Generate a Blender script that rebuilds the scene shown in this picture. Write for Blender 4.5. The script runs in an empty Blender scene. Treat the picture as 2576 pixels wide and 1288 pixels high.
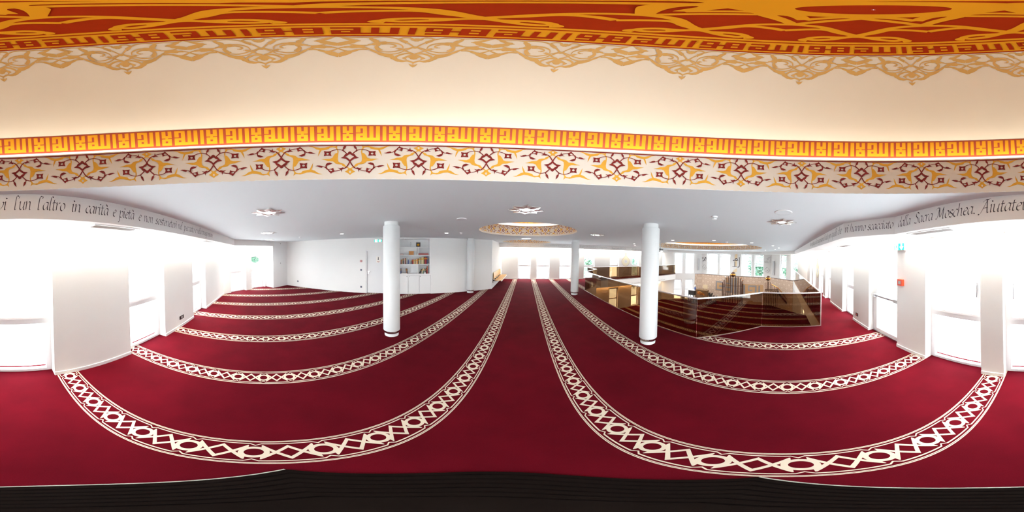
import bpy, math, random
from math import sin, cos, pi, radians, atan2, sqrt, hypot
from mathutils import Vector, Matrix
from mathutils.geometry import tessellate_polygon

SC = bpy.context.scene
COL = SC.collection
random.seed(7)

# ------------------------------------------------------------------ camera
CAM_H = 2.0
UX, UY, TH = 0.0155, -0.0202, radians(4.65)


def tilt():
    u = Vector((UX, UY, 1.0)).normalized()
    return Vector((0, 0, 1)).rotation_difference(u).to_matrix()


cd = bpy.data.cameras.new('camera')
cd.type = 'PANO'
try:
    cd.panorama_type = 'EQUIRECTANGULAR'
except Exception:
    pass
try:
    cd.cycles.panorama_type = 'EQUIRECTANGULAR'
except Exception:
    pass
cd.clip_start = 0.01
cd.clip_end = 400
cam = bpy.data.objects.new('camera', cd)
COL.objects.link(cam)
head = Matrix(((cos(TH), sin(TH), 0), (-sin(TH), cos(TH), 0), (0, 0, 1)))
M = (tilt() @ head).transposed() @ Matrix(((1, 0, 0), (0, 0, -1), (0, 1, 0)))
cam.matrix_world = Matrix.Translation((0, 0, CAM_H)) @ M.to_4x4()
SC.camera = cam

# ------------------------------------------------------------------ world and exposure
SC.view_settings.view_transform = 'Standard'
SC.view_settings.look = 'None'
SC.view_settings.gamma = 1
SC.view_settings.use_curve_mapping = False
SC.view_settings.exposure = 0.0
wd = bpy.data.worlds.new('sky')
SC.world = wd
wd.use_nodes = True
bg = wd.node_tree.nodes['Background']
bg.inputs[0].default_value = (0.88, 0.95, 1.0, 1)
bg.inputs[1].default_value = 16.0
SC.cycles.max_bounces = 9
SC.cycles.diffuse_bounces = 5
SC.cycles.glossy_bounces = 4
SC.cycles.transparent_max_bounces = 24
SC.cycles.sample_clamp_indirect = 40.0
SC.cycles.caustics_reflective = False
SC.cycles.caustics_refractive = False

WARM = (1.0, 0.92, 0.80)
LED_W = 28.0      # watts per metre of wall-washing strip


def strip_light(name, a, b, z, w_per_m=LED_W, col=WARM, width=0.05, spread=150):
    a = Vector((a[0], a[1], z)); b = Vector((b[0], b[1], z))
    L = (b - a).length
    ld = bpy.data.lights.new(name, 'AREA')
    ld.shape = 'RECTANGLE'
    ld.size = L
    ld.size_y = width
    ld.energy = w_per_m * L
    ld.color = col
    ld.spread = radians(spread)
    o = bpy.data.objects.new(name, ld)
    COL.objects.link(o)
    d = (b - a).normalized()
    R = Matrix((d, Vector((0, 0, 1)).cross(d), Vector((0, 0, 1)))).transposed()
    o.matrix_world = Matrix.Translation((a + b) / 2) @ R.to_4x4()
    return o


strip_light('wall_strip_lamp', (-7.3, -2.19), (1.9, -2.19), 2.50)
strip_light('wall_strip_lamp', (2.0, -2.19), (13.4, -2.19), 2.50)
strip_light('wall_strip_lamp', (-1.75, 12.19), (13.4, 12.19), 2.50)
strip_light('wall_strip_lamp', (-7.72, -2.13), (-9.62, -0.23), 2.50)
strip_light('wall_strip_lamp', (13.76, -2.12), (14.9, -0.98), 2.50)
strip_light('lower_strip_lamp', (2.2, 12.16), (13.4, 12.16), -0.66, 22, (1.0, 0.72, 0.36))

# ------------------------------------------------------------------ node helpers and materials
MATS = {}


class E:
    """tiny expression builder on shader Math nodes"""
    nt = None

    def __init__(s, v):
        s.v = v

    @staticmethod
    def op(o, *a):
        n = E.nt.nodes.new('ShaderNodeMath')
        n.operation = o
        for i, x in enumerate(a):
            x = x.v if isinstance(x, E) else x
            if isinstance(x, (int, float)):
                n.inputs[i].default_value = x
            else:
                E.nt.links.new(x, n.inputs[i])
        return E(n.outputs[0])

    def __add__(s, o): return E.op('ADD', s, o)
    def __sub__(s, o): return E.op('SUBTRACT', s, o)
    def __rsub__(s, o): return E.op('SUBTRACT', o, s)
    def __mul__(s, o): return E.op('MULTIPLY', s, o)
    def __truediv__(s, o): return E.op('DIVIDE', s, o)
    __radd__ = __add__
    __rmul__ = __mul__
    def abs(s): return E.op('ABSOLUTE', s)
    def lt(s, o): return E.op('LESS_THAN', s, o)
    def gt(s, o): return E.op('GREATER_THAN', s, o)
    def mx(s, o): return E.op('MAXIMUM', s, o)
    def mn(s, o): return E.op('MINIMUM', s, o)
    def rnd(s): return E.op('ROUND', s)
    def frac(s): return E.op('FRACT', s)
    def band(s, c, w): return (s - c).abs().lt(w)


def mat(name, col=(0.8, 0.8, 0.8), rough=0.6, metal=0.0, spec=0.5, noise=0.0, nscale=8.0, bump=0.0, bscale=60.0, emit=None, estr=0.0):
    m = bpy.data.materials.new(name)
    m.use_nodes = True
    nt = m.node_tree
    b = nt.nodes['Principled BSDF']
    b.inputs['Base Color'].default_value = (*col, 1)
    b.inputs['Roughness'].default_value = rough
    b.inputs['Metallic'].default_value = metal
    b.inputs['Specular IOR Level'].default_value = spec
    if emit:
        b.inputs['Emission Color'].default_value = (*emit, 1)
        b.inputs['Emission Strength'].default_value = estr
    if noise or bump:
        tc = nt.nodes.new('ShaderNodeTexCoord')
    if noise:
        n = nt.nodes.new('ShaderNodeTexNoise')
        n.inputs['Scale'].default_value = nscale
        n.inputs['Detail'].default_value = 4
        nt.links.new(tc.outputs['Object'], n.inputs['Vector'])
        mx = nt.nodes.new('ShaderNodeMix'); mx.data_type = 'RGBA'
        mx.inputs['A'].default_value = (*[c * (1 - noise) for c in col], 1)
        mx.inputs['B'].default_value = (*[min(1, c * (1 + noise)) for c in col], 1)
        nt.links.new(n.outputs['Fac'], mx.inputs['Factor'])
        nt.links.new(mx.outputs['Result'], b.inputs['Base Color'])
    if bump:
        n2 = nt.nodes.new('ShaderNodeTexNoise')
        n2.inputs['Scale'].default_value = bscale
        nt.links.new(tc.outputs['Object'], n2.inputs['Vector'])
        bp = nt.nodes.new('ShaderNodeBump')
        bp.inputs['Strength'].default_value = bump
        bp.inputs['Distance'].default_value = 0.01
        nt.links.new(n2.outputs['Fac'], bp.inputs['Height'])
        nt.links.new(bp.outputs['Normal'], b.inputs['Normal'])
    MATS[name] = m
    return m


def glass_mat(name, tint, gloss_rough=0.0, fac=None):
    m = bpy.data.materials.new(name)
    m.use_nodes = True
    nt = m.node_tree
    nt.nodes.clear()
    out = nt.nodes.new('ShaderNodeOutputMaterial')
    tr = nt.nodes.new('ShaderNodeBsdfTransparent'); tr.inputs[0].default_value = (*tint, 1)
    gl = nt.nodes.new('ShaderNodeBsdfGlossy'); gl.inputs['Roughness'].default_value = gloss_rough
    gl.inputs['Color'].default_value = (1, 1, 1, 1)
    E.nt = nt
    ge = nt.nodes.new('ShaderNodeNewGeometry')
    dt = nt.nodes.new('ShaderNodeVectorMath'); dt.operation = 'DOT_PRODUCT'
    nt.links.new(ge.outputs['Normal'], dt.inputs[0]); nt.links.new(ge.outputs['Incoming'], dt.inputs[1])
    c1 = 1 - E(dt.outputs['Value']).abs()
    f0 = fac or 0.04
    frs = f0 + (1 - f0) * E.op('POWER', c1, 5.0)
    mx = nt.nodes.new('ShaderNodeMixShader')
    nt.links.new(frs.v, mx.inputs[0])
    nt.links.new(tr.outputs[0], mx.inputs[1])
    nt.links.new(gl.outputs[0], mx.inputs[2])
    nt.links.new(mx.outputs[0], out.inputs[0])
    MATS[name] = m
    return m


def carpet_mat(name, x0, pitch, halfw, y0, per, xmax=1e6):
    m = bpy.data.materials.new(name)
    m.use_nodes = True
    nt = m.node_tree
    E.nt = nt
    b = nt.nodes['Principled BSDF']
    tc = nt.nodes.new('ShaderNodeTexCoord')
    sp = nt.nodes.new('ShaderNodeSeparateXYZ')
    nt.links.new(tc.outputs['Object'], sp.inputs[0])
    x, y = E(sp.outputs[0]), E(sp.outputs[1])
    s = (x - x0) / pitch
    bb = ((s - s.rnd()).abs() * pitch) / halfw
    a = (((y - y0) / per + 200.5).frac() - 0.5).abs()          # 0 at a ring, 0.5 at a diamond
    lines = bb.band(0.975, 0.025).mx(bb.band(0.905, 0.022))
    hexb = bb.band((a / 0.09).mn(1.0) * 0.15 + 0.60, 0.036)
    lines = lines.mx(hexb)
    da = a * per; db = bb * halfw
    r = E.op('SQRT', da * da + db * db)
    ring = r.band(0.392 * halfw, 0.088 * halfw)
    diag = (((a - 0.31).abs() * 2.63 - bb).abs().lt(0.115)) * (a.gt(0.10)) * (bb.lt(0.62)) * r.gt(0.40 * halfw)
    lines = lines.mx(ring).mx(diag) * bb.lt(1.0) * x.lt(xmax)
    n1 = nt.nodes.new('ShaderNodeTexNoise'); n1.inputs['Scale'].default_value = 2.2; n1.inputs['Detail'].default_value = 5
    n2 = nt.nodes.new('ShaderNodeTexNoise'); n2.inputs['Scale'].default_value = 260; n2.inputs['Detail'].default_value = 2
    nt.links.new(tc.outputs['Object'], n1.inputs['Vector'])
    nt.links.new(tc.outputs['Object'], n2.inputs['Vector'])
    v = E(n1.outputs['Fac']) * 0.7 + E(n2.outputs['Fac']) * 0.5 + 0.4
    red = nt.nodes.new('ShaderNodeMix'); red.data_type = 'RGBA'
    red.inputs['A'].default_value = (0.036, 0.0010, 0.0031, 1)
    red.inputs['B'].default_value = (0.115, 0.0026, 0.0090, 1)
    nt.links.new((v - 0.55).v, red.inputs['Factor'])
    mx = nt.nodes.new('ShaderNodeMix'); mx.data_type = 'RGBA'
    nt.links.new(red.outputs['Result'], mx.inputs['A'])
    mx.inputs['B'].default_value = (0.53, 0.47, 0.38, 1)
    nt.links.new(lines.v, mx.inputs['Factor'])
    nt.links.new(mx.outputs['Result'], b.inputs['Base Color'])
    b.inputs['Roughness'].default_value = 1.0
    b.inputs['Specular IOR Level'].default_value = 0.05
    b.inputs['Sheen Weight'].default_value = 0.02
    b.inputs['Sheen Roughness'].default_value = 0.5
    b.inputs['Sheen Tint'].default_value = (0.9, 0.35, 0.4, 1)
    bp = nt.nodes.new('ShaderNodeBump'); bp.inputs['Strength'].default_value = 0.35; bp.inputs['Distance'].default_value = 0.004
    nt.links.new(n2.outputs['Fac'], bp.inputs['Height'])
    nt.links.new(bp.outputs['Normal'], b.inputs['Normal'])
    MATS[name] = m
    return m


def tile_mat(name):
    m = bpy.data.materials.new(name)
    m.use_nodes = True
    nt = m.node_tree
    E.nt = nt
    b = nt.nodes['Principled BSDF']
    tc = nt.nodes.new('ShaderNodeTexCoord')
    sp = nt.nodes.new('ShaderNodeSeparateXYZ')
    nt.links.new(tc.outputs['Object'], sp.inputs[0])
    x, y, z = E(sp.outputs[0]), E(sp.outputs[1]), E(sp.outputs[2])
    u = y + x * 0.4
    row = (z / 0.36).rnd()
    uu = u / 0.62 + row * 0.5
    du = (uu - uu.rnd()) * 0.62
    dz = z - row * 0.36
    d = E.op('SQRT', du * du * 0.55 + dz * dz)
    blob = d.lt(0.12)
    edge = d.band(0.145, 0.018)
    mn = (((u / 0.11).frac() - 0.5).abs().lt(0.1)).mx(((z / 0.11).frac() - 0.5).abs().lt(0.1)) * d.gt(0.16)
    c1 = nt.nodes.new('ShaderNodeMix'); c1.data_type = 'RGBA'
    c1.inputs['A'].default_value = (0.70, 0.55, 0.43, 1); c1.inputs['B'].default_value = (0.72, 0.58, 0.47, 1)
    nt.links.new(blob.v, c1.inputs['Factor'])
    c2 = nt.nodes.new('ShaderNodeMix'); c2.data_type = 'RGBA'
    nt.links.new(c1.outputs['Result'], c2.inputs['A']); c2.inputs['B'].default_value = (0.56, 0.40, 0.31, 1)
    nt.links.new((edge.mx(mn * 0.7)).v, c2.inputs['Factor'])
    nt.links.new(c2.outputs['Result'], b.inputs['Base Color'])
    b.inputs['Roughness'].default_value = 0.4
    MATS[name] = m
    return m


mat('wall_paint', (0.77, 0.775, 0.775), 0.85, noise=0.015, nscale=3, bump=0.05, bscale=90)
mat('ceiling_paint', (0.69, 0.745, 0.78), 0.9, noise=0.01, nscale=2)
mat('bulkhead_paint', (0.78, 0.77, 0.76), 0.85)
mat('frame_white', (0.82, 0.82, 0.84), 0.45)
mat('white_gloss', (0.82, 0.84, 0.86), 0.4)
mat('pillar_paint', (0.69, 0.71, 0.72), 0.55, bump=0.03, bscale=40)
mat('cabinet_white', (0.80, 0.81, 0.82), 0.45)
mat('door_grey', (0.77, 0.78, 0.80), 0.45)
mat('gap_dark', (0.12, 0.12, 0.13), 0.8)
mat('ink', (0.035, 0.03, 0.04), 0.7)
mat('cream', (0.615, 0.565, 0.485), 0.8, noise=0.012, nscale=4)
mat('cream_pale', (0.70, 0.66, 0.60), 0.8)
mat('gold_paint', (0.46, 0.20, 0.008), 0.6, spec=0.15)
mat('gold_leaf', (0.70, 0.38, 0.05), 0.7, spec=0.15)
mat('gold_pale', (0.60, 0.27, 0.010), 0.7, spec=0.1)
mat('gold_soft', (0.50, 0.30, 0.085), 0.6)
mat('oxblood', (0.20, 0.022, 0.020), 0.7, spec=0.15)
mat('rust_red', (0.23, 0.028, 0.004), 0.6)
mat('deep_red', (0.29, 0.024, 0.003), 0.8, spec=0.08, noise=0.06, nscale=30)
mat('steel', (0.62, 0.62, 0.64), 0.22, 1.0)
mat('brushed', (0.72, 0.72, 0.74), 0.35, 1.0)
mat('mirror_steel', (0.80, 0.78, 0.76), 0.2, 0.75, bump=0.12, bscale=14)
mat('rail_metal', (0.85, 0.85, 0.86), 0.28, 0.9)
mat('lamp_glow', (1, 1, 1), 0.5, emit=(1, 0.97, 0.92), estr=14)
mat('strip_glow', (1, 1, 1), 0.5, emit=(1.0, 0.93, 0.80), estr=36)
mat('led_white', (1, 1, 1), 0.5, emit=(1.0, 0.92, 0.80), estr=9)
mat('black_plastic', (0.02, 0.02, 0.022), 0.45)
mat('grey_plastic', (0.42, 0.42, 0.43), 0.5)
mat('switch_navy', (0.03, 0.04, 0.10), 0.4)
mat('red_plastic', (0.75, 0.06, 0.02), 0.4)
mat('red_dull', (0.42, 0.10, 0.09), 0.5)
mat('sign_green', (0.0, 0.45, 0.33), 0.5, emit=(0.0, 0.62, 0.46), estr=1.0)
mat('sign_white', (1, 1, 1), 0.5, emit=(0.92, 1.0, 0.97), estr=4.0)
mat('beech', (0.70, 0.42, 0.16), 0.42, noise=0.10, nscale=6)
mat('mat_rib', (0.003, 0.002, 0.002), 0.95, spec=0.02)
mat('mat_brown', (0.0055, 0.0034, 0.0027), 0.9, spec=0.05, noise=0.25, nscale=40)
mat('mat_edge', (0.36, 0.38, 0.33), 0.4)
mat('bronze', (0.085, 0.035, 0.02), 0.4, 0.3)
mat('gold_metal', (0.85, 0.42, 0.10), 0.22, 1.0)
mat('wood_dark', (0.14, 0.07, 0.025), 0.45, noise=0.2, nscale=5)
mat('kufic_blue', (0.30, 0.30, 0.31), 0.4, noise=0.25, nscale=10)
mat('kufic_ground', (0.58, 0.36, 0.19), 0.4)
mat('silver_paint', (0.45, 0.45, 0.47), 0.35, 0.5)
mat('pale_gold', (0.80, 0.76, 0.58), 0.5)
mat('paper', (0.85, 0.83, 0.80), 0.8)
mat('paper_beige', (0.80, 0.66, 0.45), 0.8)
mat('vase_blue', (0.10, 0.14, 0.32), 0.3)
mat('blind_slat', (0.55, 0.60, 0.55), 0.5)
mat('leaf_green', (0.04, 0.105, 0.06), 0.8, noise=0.5, nscale=3)
mat('bark', (0.16, 0.10, 0.06), 0.9)
mat('terrace', (0.80, 0.80, 0.79), 0.9, noise=0.05, nscale=1)
mat('render_white', (0.8, 0.8, 0.78), 0.9)
mat('vent_grey', (0.35, 0.33, 0.32), 0.6)
mat('box_orange', (0.48, 0.20, 0.05), 0.5, noise=0.15, nscale=25)
glass_mat('window_glass', (0.95, 0.97, 0.97))
glass_mat('bronze_glass', (0.46, 0.35, 0.24), 0.0, 0.045)
carpet_mat('carpet', 0.632, 1.362, 0.158, 0.228, 0.3385, 3.9)
carpet_mat('carpet_lower', 0.632, 1.362, 0.158, 0.228, 0.3385)
tile_mat('mosaic')

# ------------------------------------------------------------------ mesh helpers


class MB:
    def __init__(s):
        s.v = []; s.f = []; s.sm = []; s.mi = []
        s.m = 0

    def add(s, vs, fs, smooth=False):
        o = len(s.v)
        s.v += [tuple(p) for p in vs]
        for f in fs:
            s.f.append([i + o for i in f]); s.sm.append(smooth); s.mi.append(s.m)
        return s

    def hexa(s, p):
        """8 points: 4 bottom ccw, 4 top ccw"""
        return s.add(p, [(3, 2, 1, 0), (4, 5, 6, 7), (0, 1, 5, 4), (1, 2, 6, 5), (2, 3, 7, 6), (3, 0, 4, 7)])

    def box(s, a, b):
        x0, y0, z0 = a; x1, y1, z1 = b
        return s.hexa([(x0, y0, z0), (x1, y0, z0), (x1, y1, z0), (x0, y1, z0), (x0, y0, z1), (x1, y0, z1), (x1, y1, z1), (x0, y1, z1)])

    def fbox(s, F, a, b):
        """box in a local frame F(t, depth, z)"""
        (t0, d0, z0), (t1, d1, z1) = a, b
        return s.hexa([F(t0, d0, z0), F(t1, d0, z0), F(t1, d1, z0), F(t0, d1, z0), F(t0, d0, z1), F(t1, d0, z1), F(t1, d1, z1), F(t0, d1, z1)])

    def prism(s, poly, z0, z1, holes=()):
        loops = [list(poly)] + [list(h) for h in holes]
        tri = tessellate_polygon([[Vector((p[0], p[1], 0)) for p in l] for l in loops])
        flat = [p for l in loops for p in l]
        n = len(flat)
        s.add([(p[0], p[1], z0) for p in flat] + [(p[0], p[1], z1) for p in flat],
              [(t[2], t[1], t[0]) for t in tri] + [(t[0] + n, t[1] + n, t[2] + n) for t in tri])
        for l in loops:
            m = len(l)
            s.add([(p[0], p[1], z0) for p in l] + [(p[0], p[1], z1) for p in l],
                  [(i, (i + 1) % m, (i + 1) % m + m, i + m) for i in range(m)])
        return s

    def lathe(s, prof, n=32, c=(0, 0, 0), smooth=True, caps=True):
        vs = []
        for r, z in prof:
            vs += [(c[0] + r * cos(2 * pi * i / n), c[1] + r * sin(2 * pi * i / n), c[2] + z) for i in range(n)]
        fs = []
        for k in range(len(prof) - 1):
            fs += [(k * n + i, k * n + (i + 1) % n, (k + 1) * n + (i + 1) % n, (k + 1) * n + i) for i in range(n)]
        s.add(vs, fs, smooth)
        if caps:
            for k in (0, len(prof) - 1):
                if prof[k][0] > 1e-6:
                    s.add([vs[k * n + i] for i in range(n)], [tuple(range(n))])
        return s

    def tube(s, pts, r, n=8, caps=True):
        P = [Vector(p) for p in pts]
        vs = []
        R = r if isinstance(r, (list, tuple)) else [r] * len(P)
        up = Vector((0, 0, 1))
        for i, p in enumerate(P):
            d = (P[min(i + 1, len(P) - 1)] - P[max(i - 1, 0)]).normalized()
            a = d.cross(up)
            if a.length < 1e-3:
                a = d.cross(Vector((1, 0, 0)))
            a.normalize(); b = d.cross(a)
            vs += [tuple(p + (a * cos(2 * pi * k / n) + b * sin(2 * pi * k / n)) * R[i]) for k in range(n)]
        fs = []
        for i in range(len(P) - 1):
            fs += [(i * n + k, i * n + (k + 1) % n, (i + 1) * n + (k + 1) % n, (i + 1) * n + k) for k in range(n)]
        s.add(vs, fs, True)
        if caps:
            s.add(vs[:n], [tuple(range(n))[::-1]]); s.add(vs[-n:], [tuple(range(n))])
        return s

    def flat(s, poly, fn, holes=()):
        """flat ornament: 2-D polygon (with holes) laid onto a surface by fn(u, v)"""
        loops = [list(poly)] + [list(h) for h in holes]
        tri = tessellate_polygon([[Vector((p[0], p[1], 0)) for p in l] for l in loops])
        return s.add([fn(p[0], p[1]) for l in loops for p in l], [tuple(t) for t in tri])

    def stroke(s, pts, w, fn):
        """ribbon along 2-D points with width w (number or list)"""
        n = len(pts)
        W = w if isinstance(w, (list, tuple)) else [w] * n
        vs = []
        for i in range(n):
            a = pts[max(i - 1, 0)]; b = pts[min(i + 1, n - 1)]
            dx, dy = b[0] - a[0], b[1] - a[1]
            L = hypot(dx, dy) or 1
            nx, ny = -dy / L * W[i] / 2, dx / L * W[i] / 2
            vs += [fn(pts[i][0] + nx, pts[i][1] + ny), fn(pts[i][0] - nx, pts[i][1] - ny)]
        return s.add(vs, [(2 * i, 2 * i + 1, 2 * i + 3, 2 * i + 2) for i in range(n - 1)])

    def build(s, name, material, parent=None, sharp=35):
        me = bpy.data.meshes.new(name)
        me.from_pydata(s.v, [], s.f)
        ms = material if isinstance(material, (list, tuple)) else [material]
        for m in ms:
            me.materials.append(MATS[m])
        me.polygons.foreach_set('use_smooth', s.sm)
        me.polygons.foreach_set('material_index', s.mi)
        if any(s.sm):
            try:
                me.set_sharp_from_angle(angle=radians(sharp))
            except Exception:
                pass
        me.update()
        o = bpy.data.objects.new(name, me)
        COL.objects.link(o)
        if parent:
            o.parent = parent
        return o


def crom(pts, k=6, closed=False):
    """Catmull-Rom through 2-D/3-D points"""
    P = [Vector(p) for p in pts]
    n = len(P); out = []
    for i in range(n if closed else n - 1):
        g = (lambda j: P[j % n]) if closed else (lambda j: P[max(0, min(n - 1, j))])
        a, b, c, d = g(i - 1), g(i), g(i + 1), g(i + 2)
        for q in range(k):
            t = q / k
            out.append(0.5 * ((2 * b) + (c - a) * t + (2 * a - 5 * b + 4 * c - d) * t * t + (3 * b - a - 3 * c + d) * t ** 3))
    if not closed:
        out.append(P[-1])
    return [tuple(p) for p in out]


def tag(o, label=None, cat=None, group=None, kind=None):
    for k, v in (('label', label), ('category', cat), ('group', group), ('kind', kind)):
        if v:
            o[k] = v
    return o


def thing(name, label, cat, loc=(0, 0, 0), rz=0, group=None):
    o = bpy.data.objects.new(name, None)
    o.empty_display_size = 0.1
    COL.objects.link(o)
    o.location = loc
    o.rotation_euler = (0, 0, rz)
    return tag(o, label, cat, group)


def struct(name, mb, m):
    return tag(mb.build(name, m), kind='structure')


def dup(root, loc=None, rz=None, label=None):
    r = root.copy(); COL.objects.link(r)
    if loc: r.location = loc
    if rz is not None: r.rotation_euler = (0, 0, rz)
    if label: r['label'] = label
    for ch in list(root.children):
        c = ch.copy(); COL.objects.link(c); c.parent = r
        for g in list(ch.children):
            d = g.copy(); COL.objects.link(d); d.parent = c
    return r


def frame(o, d, n):
    """local wall frame: t along d, depth along inward normal n (negative = outward), z up"""
    return lambda t, dep, z: (o[0] + d[0] * t + n[0] * dep, o[1] + d[1] * t + n[1] * dep, z)


# ------------------------------------------------------------------ plan
YB, YF, YM = -2.24, 12.25, 5.005            # back wall, far wall, mirror line
XQ = 17.0                                   # far end wall with the mosaic
ZC, ZL = 2.67, -3.0                         # ceiling, lower floor
S2 = sqrt(0.5)
FB = frame((0, YB), (1, 0), (0, 1))
FF = frame((0, YF), (1, 0), (0, -1))
FLC = frame((-7.71, YB), (-S2, S2), (S2, S2))
FRC = frame((13.71, YB), (S2, S2), (-S2, S2))
FFC = frame((13.71, YF), (S2, -S2), (-S2, -S2))
FQ = frame((XQ, 0), (0, 1), (-1, 0))
LA, LB = (-9.96, 1.08), (-1.85, 8.56)
LL = hypot(LB[0] - LA[0], LB[1] - LA[1])
LE = ((LB[0] - LA[0]) / LL, (LB[1] - LA[1]) / LL)
LN = (LE[1], -LE[0])
FL = frame(LA, LE, LN)


def wall(name, F, t0, t1, z0, z1, holes, thick=0.32):
    """wall with rectangular openings [(ta, tb, za, zb), ...]"""
    mb = MB()
    cuts = sorted({t0, t1, *[h[0] for h in holes], *[h[1] for h in holes]})
    for a, b in zip(cuts, cuts[1:]):
        mid = (a + b) / 2
        hs = sorted([(h[2], h[3]) for h in holes if h[0] < mid < h[1]])
        z = z0
        for lo, hi in hs + [(z1, z1)]:
            if lo - z > 1e-4:
                mb.fbox(F, (a, 0, z), (b, -thick, lo))
            z = hi
    return struct(name, mb, 'wall_paint')


NWIN = [0]


def window(F, t0, t1, z0, z1, transom=None, blind=None, dep=-0.16, handle=None):
    NWIN[0] += 1
    c = F((t0 + t1) / 2, dep, z0)
    w = bpy.data.objects.new('window_%d' % NWIN[0], None)
    COL.objects.link(w)
    tag(w, kind='structure')
    fw, th = 0.075, 0.075
    m = MB()
    m.fbox(F, (t0, dep, z0), (t0 + fw, dep - th, z1)); m.fbox(F, (t1 - fw, dep, z0), (t1, dep - th, z1))
    m.fbox(F, (t0 + fw, dep, z0), (t1 - fw, dep - th, z0 + 0.05)); m.fbox(F, (t0 + fw, dep, z1 - 0.10), (t1 - fw, dep - th, z1))
    if transom:
        m.fbox(F, (t0 + fw, dep, transom - 0.045), (t1 - fw, dep - th, transom + 0.045))
        # sash of the upper light
        zz0, zz1 = transom + 0.045, z1 - 0.10
        g = 0.035
        for a, b in (((t0 + fw, zz0), (t0 + fw + g, zz1)), ((t1 - fw - g, zz0), (t1 - fw, zz1)), ((t0 + fw + g, zz0), (t1 - fw - g, zz0 + g)), ((t0 + fw + g, zz1 - g), (t1 - fw - g, zz1))):
            m.fbox(F, (a[0], dep + 0.015, a[1]), (b[0], dep - 0.03, b[1]))
    m.build('frame', 'frame_white', w)
    spans = [(z0 + 0.05, transom - 0.045), (transom + 0.045, z1 - 0.10)] if transom else [(z0 + 0.05, z1 - 0.10)]
    for a, b in spans:
        MB().fbox(F, (t0 + fw, dep - 0.035, a), (t1 - fw, dep - 0.041, b)).build('glass_pane', 'window_glass', w)
    if handle:
        h = MB()
        h.fbox(F, (handle - 0.012, dep + 0.03, 1.50), (handle + 0.012, dep + 0.015, 1.64))
        h.fbox(F, (handle - 0.009, dep + 0.05, 1.40), (handle + 0.009, dep + 0.03, 1.60))
        h.build('handle', 'brushed', w)
    if blind:
        zb0, zb1 = blind
        b = MB()
        z = zb0
        while z < zb1:
            b.hexa([F(t0 + fw, dep - 0.10, z), F(t1 - fw, dep - 0.10, z), F(t1 - fw, dep - 0.15, z + 0.03), F(t0 + fw, dep - 0.15, z + 0.03),
                    F(t0 + fw, dep - 0.10, z + 0.004), F(t1 - fw, dep - 0.10, z + 0.004), F(t1 - fw, dep - 0.15, z + 0.034), F(t0 + fw, dep - 0.15, z + 0.034)])
            z += 0.075
        b.build('blind', 'blind_slat', w)
    return w


# ------------------------------------------------------------------ floors
def mir(p):
    return (p[0], 2 * YM - p[1])


RAIL = [(3.21, 1.79), (4.49, 0.50), (4.51, -1.14), (14.76, -1.14)]
fl = [(-7.9, -2.6), (14.0, -2.6), (14.0, -1.95), (14.86, -1.14)] + RAIL[2::-1] + [mir(p) for p in RAIL[:3]] + [(14.86, 11.15), (14.0, 12.0), (14.0, 12.6), (-2.2, 12.6), (-2.2, 9.0), (-11.2, 1.0), (-10.4, 0.4)]
struct('floor', MB().prism(fl, -0.03, 0.0), 'carpet')
struct('trim_1', MB().prism(fl, -0.60, -0.031), 'bulkhead_paint')
struct('floor_lower', MB().prism([(-2.2, -2.6), (13.9, -2.6), (17.4, 0.9), (17.4, 9.1), (13.9, 12.6), (-2.2, 12.6)], ZL - 0.1, ZL), 'carpet_lower')

# ------------------------------------------------------------------ ceiling with round dome openings
DOMES = [(0.075, -0.03, 1.479), (0.075, 5.0, 1.479), (0.075, 10.0, 1.479), (10.05, 5.0, 3.79)]
outer = [(-7.9, -2.6), (13.9, -2.6), (17.4, 0.9), (17.4, 9.1), (13.9, 12.6), (-2.2, 12.6), (-2.2, 9.0), (-11.2, 1.0)]
holes = [[(cx + r * cos(2 * pi * i / 96), cy + r * sin(2 * pi * i / 96)) for i in range(96)] for cx, cy, r in DOMES]
struct('ceiling', MB().prism(outer, ZC, ZC + 0.18, holes), 'ceiling_paint')

# ------------------------------------------------------------------ outer walls
WB = [(-5.37, -4.38), (-2.95, -1.91), (-0.54, 0.49), (0.82, 1.84), (4.71, 5.64), (7.13, 8.00), (8.50, 9.40), (10.30, 11.20), (11.60, 12.50)]
DOOR = (2.60, 3.74)
WF = [(-0.54, 0.43), (0.85, 1.85), (2.62, 3.6), (4.62, 5.56), (7.02, 7.95), (9.42, 10.30), (11.10, 12.0)]
ZH = 2.42
wall('wall_back', FB, -7.71, 13.71, ZL, ZC, [(a, b, -0.04, ZH) for a, b in WB] + [(*DOOR, -0.04, ZH)])
wall('wall_far', FF, -1.8, 13.71, ZL, ZC, [(a, b, -0.04, ZH) for a, b in WF] + [(a, b, ZL + 0.02, -0.93) for a, b in WF[3:]])
wall('wall_back_left', FLC, 0.0, 4.2, -0.6, ZC, [(0.42, 1.37, -0.04, ZH), (1.77, 2.75, -0.04, ZH)])
RCW = [(1.08, 1.87), (2.47, 3.34)]
wall('wall_back_right', FRC, 0.0, 4.655, ZL, ZC, [(a, b, 0.08, ZH) for a, b in RCW] + [(0.28, 0.62, ZL + 0.02, -0.7)])
FCW = [(1.39, 2.30), (2.67, 3.66)]
wall('wall_far_right', FFC, 0.0, 4.655, ZL, ZC, [(a, b, 0.10, ZH) for a, b in FCW] + [(a, b, ZL + 0.05, -0.6) for a, b in FCW])
QW = [(1.80, 2.82), (3.10, 4.22), (5.50, 6.70), (6.98, 8.30)]
wall('wall_front', FQ, 1.05, 8.96, ZL, ZC, [(a, b, 0.08, ZH) for a, b in QW])

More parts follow.
